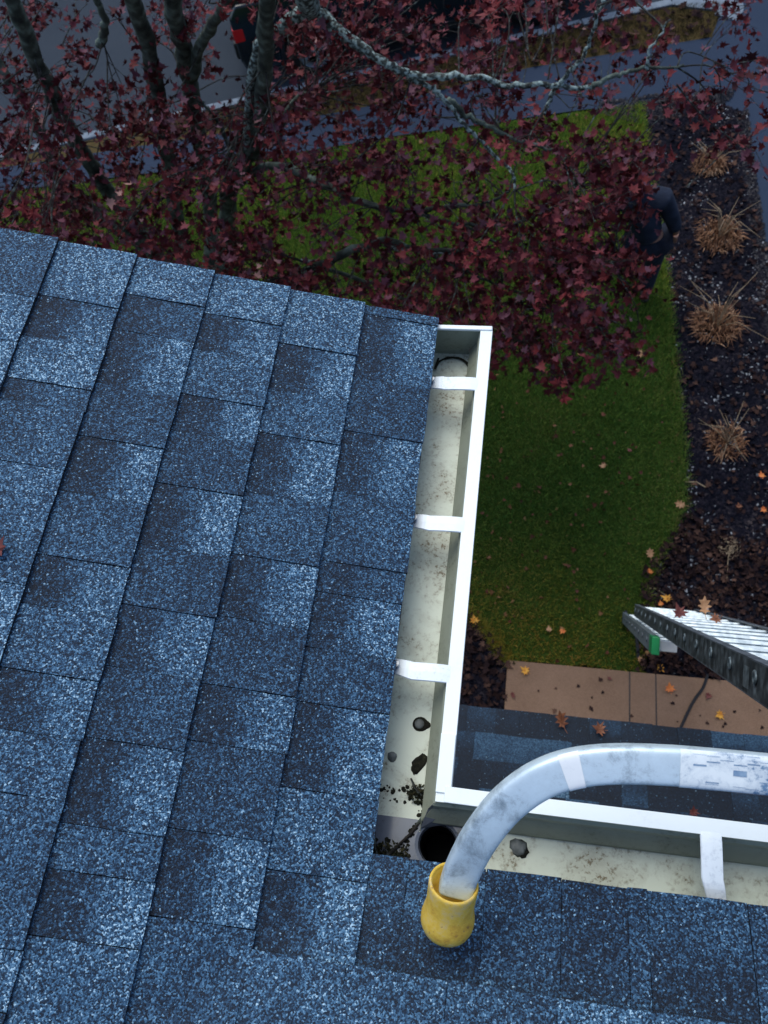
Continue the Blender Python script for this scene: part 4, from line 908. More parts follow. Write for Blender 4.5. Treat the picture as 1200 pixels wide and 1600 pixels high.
body_v = [pp(-.06, .06, .90), pp(-.10, .10, 1.08), pp(-.15, .15, 1.28), pp(-.18, .19, 1.42), pp(-.19, .22, 1.50), pp(-.195, .245, 1.60), pp(-.195, .25, 1.68),   # 0-6 spine, head
          pp(.03, .17, 1.40), pp(.13, .13, 1.16), pp(.20, .17, .93), pp(.21, .18, .85),                    # 7-10 right arm
          pp(-.37, .20, 1.40), pp(-.45, .22, 1.15), pp(-.42, .36, .98), pp(-.41, .42, .93),                # 11-14 left arm
          pp(.03, .05, .86), pp(.03, .07, .48), pp(.0, -.02, .09),                                         # 15-17 right leg
          pp(-.16, .08, .86), pp(-.17, .30, .52), pp(-.17, .36, .10)]                                      # 18-20 left leg
body_e = [(0, 1), (1, 2), (2, 3), (3, 4), (4, 5), (5, 6), (3, 7), (7, 8), (8, 9), (9, 10), (3, 11), (11, 12), (12, 13), (13, 14), (0, 15), (15, 16), (16, 17), (0, 18), (18, 19), (19, 20)]
body_r = [(.13, .11), (.125, .10), (.14, .11), (.11, .09), .05, .085, .07, .065, .048, .038, .03, .065, .055, .042, .035, .095, .068, .048, .095, .068, .048]
skin_mesh('body', body_v, body_e, body_r, 0, M['skin'], per)
top_i = [0, 1, 2, 3, 4, 7, 8, 9, 11, 12, 13]
mp_ = {j: i for i, j in enumerate(top_i)}
skin_mesh('sweatshirt', [body_v[j] for j in top_i], [(mp_[a], mp_[b]) for a, b in body_e if a in mp_ and b in mp_], [tuple(x * 1.22 + .016 for x in (body_r[j] if isinstance(body_r[j], tuple) else (body_r[j],) * 2)) for j in top_i], 0, M['cloth_top'], per)
leg_i = [0, 15, 16, 17, 18, 19, 20]; mp_ = {j: i for i, j in enumerate(leg_i)}
skin_mesh('trousers', [body_v[j] if j else pp(-.06, .06, .92) for j in leg_i], [(mp_[a], mp_[b]) for a, b in body_e if a in mp_ and b in mp_], [tuple(x * 1.16 + .014 for x in (body_r[j] if isinstance(body_r[j], tuple) else (body_r[j],) * 2)) for j in leg_i], 0, M['cloth_legs'], per)
hc = Vector(pp(-.195, .235, 1.655)); hm = MB(); secs = []
for i in range(9):
    th = PI * (i + .01) / 8.02; secs.append([hc + Vector((math.cos(2 * PI * k / 18) * .088 * math.sin(th) * U(.93, 1.07), math.sin(2 * PI * k / 18) * .105 * math.sin(th) * U(.93, 1.07), .115 * math.cos(th) + U(-.004, .004))) for k in range(18)])
hm.sweep(None, secs); hm.build('hair', M['hair'], per, smooth=True)
for (hxp, lean_) in ((10, 1), (14, -1)):
    c = Vector(body_v[hxp]); hv = [tuple(c), tuple(c + Vector((.005, .01, -.06)))]; he = [(0, 1)]; hr_ = [.024, .03]
    for f_ in range(4):
        b0 = len(hv); hv += [tuple(c + Vector((-.024 + .016 * f_, .012, -.085))), tuple(c + Vector((-.026 + .017 * f_, .022, -.115))), tuple(c + Vector((-.024 + .016 * f_, .014, -.14 + .006 * abs(f_ - 1.5))))]
        he += [(1, b0), (b0, b0 + 1), (b0 + 1, b0 + 2)]; hr_ += [.0095, .0085, .007]
    b0 = len(hv); hv += [tuple(c + Vector((-.034 * lean_, .02, -.05))), tuple(c + Vector((-.044 * lean_, .035, -.085)))]; he += [(0, b0), (b0, b0 + 1)]; hr_ += [.011, .009]
    skin_mesh('hand', hv, he, hr_, 0, M['skin'], per)
for j, yaw in ((17, .1), (20, -.05)):
    c = Vector(body_v[j]); m = MB(); secs = []
    for t, w, h in ((-.09, .030, .05), (-.06, .042, .075), (0, .044, .085), (.07, .048, .06), (.14, .046, .045), (.18, .028, .03)):
        secs.append([(c.x + math.cos(2 * PI * k / 10) * w, c.y + t, .008 + h * .5 + math.sin(2 * PI * k / 10) * h * .5 + (.018 if j == 20 else 0)) for k in range(10)])
    m.sweep(None, secs); m.build('shoe', M['shoe'], per, smooth=True)

# ------------------------------------------------------------------ the dark car parked beyond the kerb
CX = Vector((-3.515, 8.594, -0.115)) + kn * .03                        # rear corner by the kerb
CM = Matrix.Translation(Vector((CX.x, CX.y, -.112))) @ Matrix.Rotation(math.atan2(kd.y, kd.x), 4, 'Z')
car = empty('parked_car', (CX.x, CX.y, -.112), label='dark teal sport utility car parked along the kerb behind the maple', cat='car')
def cbuild(m, name, mat, parent=None, **kw):
    m.v = [tuple(CM @ Vector(v)) for v in m.v]; return m.build(name, mat, parent or car, **kw)
WB0, WB1, WR = .92, 3.72, .365
def arch(cx): return [(cx + math.cos(t) * (WR + .06), max(.24, .36 + math.sin(t) * (WR + .06))) for t in [PI * k / 12 for k in range(12, -1, -1)]]
low = [(.0, .42), (.05, .26), (WB0 - WR - .07, .24)] + arch(WB0) + [(WB0 + WR + .07, .24), (WB1 - WR - .07, .24)] + arch(WB1) + [(WB1 + WR + .07, .24), (4.62, .26), (4.72, .45), (4.72, .75), (4.62, .92), (3.5, 1.05), (.10, 1.08), (.0, .95)]
m = MB(); n = len(low); m.add([(x, 0, z) for x, z in low] + [(x, 1.84, z) for x, z in low], [tuple(range(n)), tuple(range(2 * n - 1, n - 1, -1))] + [(i, (i + 1) % n, n + (i + 1) % n, n + i) for i in range(n)])
cbuild(m, 'body', M['car_paint'], bevel=.03, seg=3)
up = [(.10, 1.06), (.20, 1.50), (.34, 1.66), (1.2, 1.71), (2.5, 1.68), (3.45, 1.07)]
def up_y(z): return .04 + .17 * (z - 1.06) / .65
n = len(up); m = MB(); m.add([(x, up_y(z), z) for x, z in up] + [(x, 1.84 - up_y(z), z) for x, z in up], [tuple(range(n)), tuple(range(2 * n - 1, n - 1, -1))] + [(i, (i + 1) % n, n + (i + 1) % n, n + i) for i in range(n)])
cbuild(m, 'cabin', M['car_paint'], bevel=.04, seg=3)
for (x0_, x1_, x2_, x3_) in ((.34, .44, 1.02, 1.06), (1.14, 1.12, 2.02, 2.02), (2.10, 2.10, 2.52, 3.12)):
    for sgn in (0, 1):
        pts = [(x0_, 1.12), (x1_, 1.55), (x2_, 1.58), (x3_, 1.12)]
        m = MB(); m.add([(x, (up_y(z) - .008) if sgn == 0 else 1.84 - up_y(z) + .008, z) for x, z in pts], [(0, 1, 2, 3)]); cbuild(m, 'window', M['glass'])
m = MB(); m.add([(.118, .22, 1.14), (.118, 1.62, 1.14), (.198, 1.5, 1.48), (.198, .34, 1.48)], [(0, 1, 2, 3)]); m.v = [(x - .012, y, z) for x, y, z in m.v]; cbuild(m, 'rear_window', M['glass'])
m = MB(); m.add([(2.6, .3, 1.63), (2.6, 1.54, 1.63), (3.42, 1.68, 1.12), (3.42, .16, 1.12)], [(0, 1, 2, 3)]); m.v = [(x + .01, y, z + .012) for x, y, z in m.v]; cbuild(m, 'windscreen', M['glass'])
for y in (.0, 1.84):
    s1 = 1 if y == 0 else -1
    cbuild(MB().box((.06, y + s1 * .075, .74), (.14, .16, .17)), 'tail_light', M['red_lens'], bevel=.02)
    cbuild(MB().box((4.64, y + s1 * .2, .76), (.16, .34, .14)), 'headlight', M['alloy'], bevel=.02)
    cbuild(MB().tube([(.45, y + s1 * .24, 1.69), (.55, y + s1 * .24, 1.75), (2.1, y + s1 * .24, 1.75), (2.25, y + s1 * .24, 1.70)], .018, 8), 'roof_rail', M['alloy'])
    cbuild(MB().box((2.85, y - s1 * .09, 1.10), (.18, .20, .13)), 'wing_mirror', M['car_paint'], bevel=.03)
    for x in (1.25, 2.2): cbuild(MB().box((x, y - s1 * .012, .93), (.16, .03, .03)), 'door_handle', M['trim'], bevel=.006)
    cbuild(MB().box((2.3, y - s1 * .008, .30), (2.0, .04, .10)), 'sill_trim', M['trim'], bevel=.01)
cbuild(MB().box((.0, .92, .48), (.10, 1.6, .22)), 'bumper', M['trim'], bevel=.03)
cbuild(MB().box((.24, .92, 1.60), (.26, 1.35, .025)), 'spoiler', M['alloy'], bevel=.008)
for x in (WB0, WB1):
    for y, s1 in ((.12, 1), (1.72, -1)):
        q = 28; t = MB(); t.sweep(None, [[(x + math.cos(2 * PI * k / q) * r, y + yo, .36 + math.sin(2 * PI * k / q) * r) for k in range(q)] for r, yo in ((.23, -.11), (.33, -.11), (.365, -.08), (.365, .08), (.33, .11), (.23, .11))], True, False)
        tw = cbuild(t, 'wheel', M['tyre'], smooth=True)
        rm = MB(); yy = y - s1 * .085
        rm.sweep(None, [[(x + math.cos(2 * PI * k / q) * r, yy + yo * s1, .36 + math.sin(2 * PI * k / q) * r) for k in range(q)] for r, yo in ((.245, -.01), (.245, .015), (.215, .02), (.215, .06))], True, False)
        for k in range(5):
            a = 2 * PI * k / 5; rm.box((x + math.cos(a) * .11, yy + s1 * .0, .36 + math.sin(a) * .11), (.22, .03, .045), Matrix.Rotation(-a, 3, 'Y'))
        rm.tube([(x, yy - .02 * s1, .36), (x, yy + .03 * s1, .36)], .05, 12)
        cbuild(rm, 'rim', M['alloy'], tw)


# ------------------------------------------------------------------ the red maple
TB = Vector((-3.228, 4.886, 0.0))
tree = empty('maple_tree', tuple(TB), label='red leaved maple tree with lichen covered stems growing in front of the house', cat='tree')
def limb(pts, r0, r1, mat='bark', name='stem', k=7, n=9):
    p = smooth_path(pts, k)
    for i in range(1, len(p)): p[i] = p[i] + Vector((U(-1, 1), U(-1, 1), U(-1, 1))) * .012
    r = [(r0 + (r1 - r0) * i / (len(p) - 1)) * U(.9, 1.12) for i in range(len(p))]
    MB().tube(p, r, n, .06).build(name, M[mat], tree, smooth=True); LIMBS.append([tuple(v) for v in p]); return p
LIMBS = []
T0 = tuple(TB)
TH = (-3.101, 4.784, 0.35)
limb([(TB.x, TB.y, -.1), (TB.x, TB.y + .01, .15), TH], .17, .14, name='trunk')
limb([TH, (-3.365, 4.831, 1.0), (-3.617, 4.917, 2.1), (-3.394, 4.639, 3.0), (-3.172, 4.42, 3.8)], .078, .05)
limb([(-3.365, 4.831, 1.0), (-3.762, 4.69, 1.9), (-3.856, 4.883, 2.5), (-3.969, 4.947, 3.0)], .055, .04)
limb([TH, (-3.147, 4.929, 0.9), (-2.908, 4.952, 2.0), (-2.593, 4.749, 3.0), (-2.312, 4.317, 3.9)], .075, .052)
limb([TH, (-2.859, 5.144, 1.1), (-2.576, 5.094, 2.4), (-2.343, 4.801, 3.1), (-2.086, 4.409, 3.8)], .072, .06)
limb([TH, (-2.734, 4.937, 0.9), (-2.338, 4.691, 1.9), (-1.936, 4.529, 2.5), (-1.571, 4.163, 3.3), (-1.219, 3.674, 4.2)], .085, .045)
limb([(-2.42, 4.95, 2.75), (-2.062, 4.593, 3.3), (-1.471, 3.916, 4.0)], .04, .032)
limb([(-2.796, 4.528, 3.3), (-2.635, 4.449, 3.5), (-2.562, 4.316, 3.8)], .03, .02)
limb([(-1.999, 4.521, 2.45), (-1.581, 4.163, 3.45), (-1.417, 4.142, 3.6), (-1.242, 4.048, 3.75), (-1.123, 4.026, 3.8)], .030, .034, 'lichen_bark')
limb([(-1.009, 3.54, 4.3), (-1.145, 4.007, 3.82)], .07, .055, 'lichen_bark')
limb([(-1.146, 4.05, 3.8), (-0.948, 3.968, 3.7), (-0.724, 3.839, 3.6), (-0.553, 3.864, 3.5), (-0.297, 3.855, 3.5), (-0.084, 3.92, 3.4), (0.17, 3.895, 3.4), (0.441, 3.933, 3.35)], .026, .012, 'lichen_bark')
limb([(-1.107, 4.024, 3.75), (-0.936, 3.958, 3.65), (-0.746, 3.868, 3.6), (-0.52, 3.865, 3.45), (-0.406, 3.809, 3.4), (-0.285, 3.828, 3.2), (-0.134, 3.847, 3.0), (0.001, 3.778, 2.9), (0.039, 3.712, 2.8)], .020, .008, 'lichen_bark')
limb([(-0.376, 3.858, 3.35), (-0.253, 3.899, 3.2), (-0.1, 3.904, 3.1), (0.116, 3.9, 3.0), (0.336, 3.915, 2.9)], .018, .008)
limb([(0.211, 3.935, 3.3), (0.322, 3.903, 3.5), (0.385, 3.953, 3.55), (0.403, 3.928, 3.7), (0.446, 3.85, 3.9)], .014, .008, 'lichen_bark')
limb([(0.441, 3.933, 3.35), (0.559, 3.964, 3.4), (0.699, 4.013, 3.4), (0.924, 4.021, 3.4)], .016, .006, 'bark')
limb([(0.733, 4.001, 3.4), (0.745, 4.048, 3.5), (0.82, 4.141, 3.6)], .010, .005, 'lichen_bark')
limb([(0.211, 3.935, 3.3), (0.187, 3.956, 3.2), (0.163, 3.965, 3.15)], .010, .006, 'lichen_bark')
limb([TH, (-2.417, 4.142, 1.2), (-1.751, 3.838, 1.8), (-1.382, 3.77, 2.05), (-0.904, 3.784, 2.3), (-0.636, 3.716, 2.3), (-0.257, 3.711, 2.3)], .055, .012, 'bark')
limb([(-1.557, 3.863, 2.0), (-1.332, 3.793, 2.08), (-1.225, 3.809, 2.15)], .014, .010, 'lichen_bark')
limb([(-0.862, 3.82, 2.3), (-0.81, 3.731, 2.3), (-0.714, 3.692, 2.3), (-0.411, 3.698, 2.28), (-0.271, 3.718, 2.28)], .014, .008, 'lichen_bark')
limb([(-2.338, 4.691, 1.9), (-1.863, 4.525, 2.3), (-1.394, 4.243, 2.4), (-1.05, 3.946, 2.5), (-0.679, 3.858, 2.5), (-0.334, 3.907, 2.5), (-0.162, 3.932, 2.5), (-0.019, 4.039, 2.5)], .035, .008)
limb([(-2.305, 4.726, 2.0), (-2.142, 4.631, 2.3), (-1.728, 4.472, 2.6), (-1.535, 4.45, 2.9), (-1.349, 4.408, 3.0)], .026, .012)
limb([(-2.349, 4.726, 2.0), (-2.084, 4.634, 2.5), (-1.799, 4.488, 2.8), (-1.746, 4.52, 2.9)], .02, .01)
limb([(-2.266, 4.799, 2.0), (-2.286, 4.831, 2.4), (-2.316, 4.792, 2.6), (-2.387, 4.804, 2.7)], .018, .009)
limb([(-0.679, 3.858, 2.5), (-0.332, 3.845, 2.4), (0.013, 3.95, 2.3), (0.309, 4.028, 2.4), (0.439, 4.046, 2.6)], .014, .006)
limb([(-0.636, 3.716, 2.3), (-0.235, 3.664, 2.1), (0.132, 3.586, 2.0), (0.499, 3.452, 1.9)], .014, .006)
limb([(-0.332, 3.845, 2.4), (0.115, 3.754, 2.2), (0.56, 3.739, 2.1), (0.776, 3.86, 2.1)], .013, .006)
limb([(-1.382, 3.77, 2.05), (-0.932, 3.794, 1.8), (-0.428, 3.586, 1.7), (0.016, 3.364, 1.7)], .016, .006)
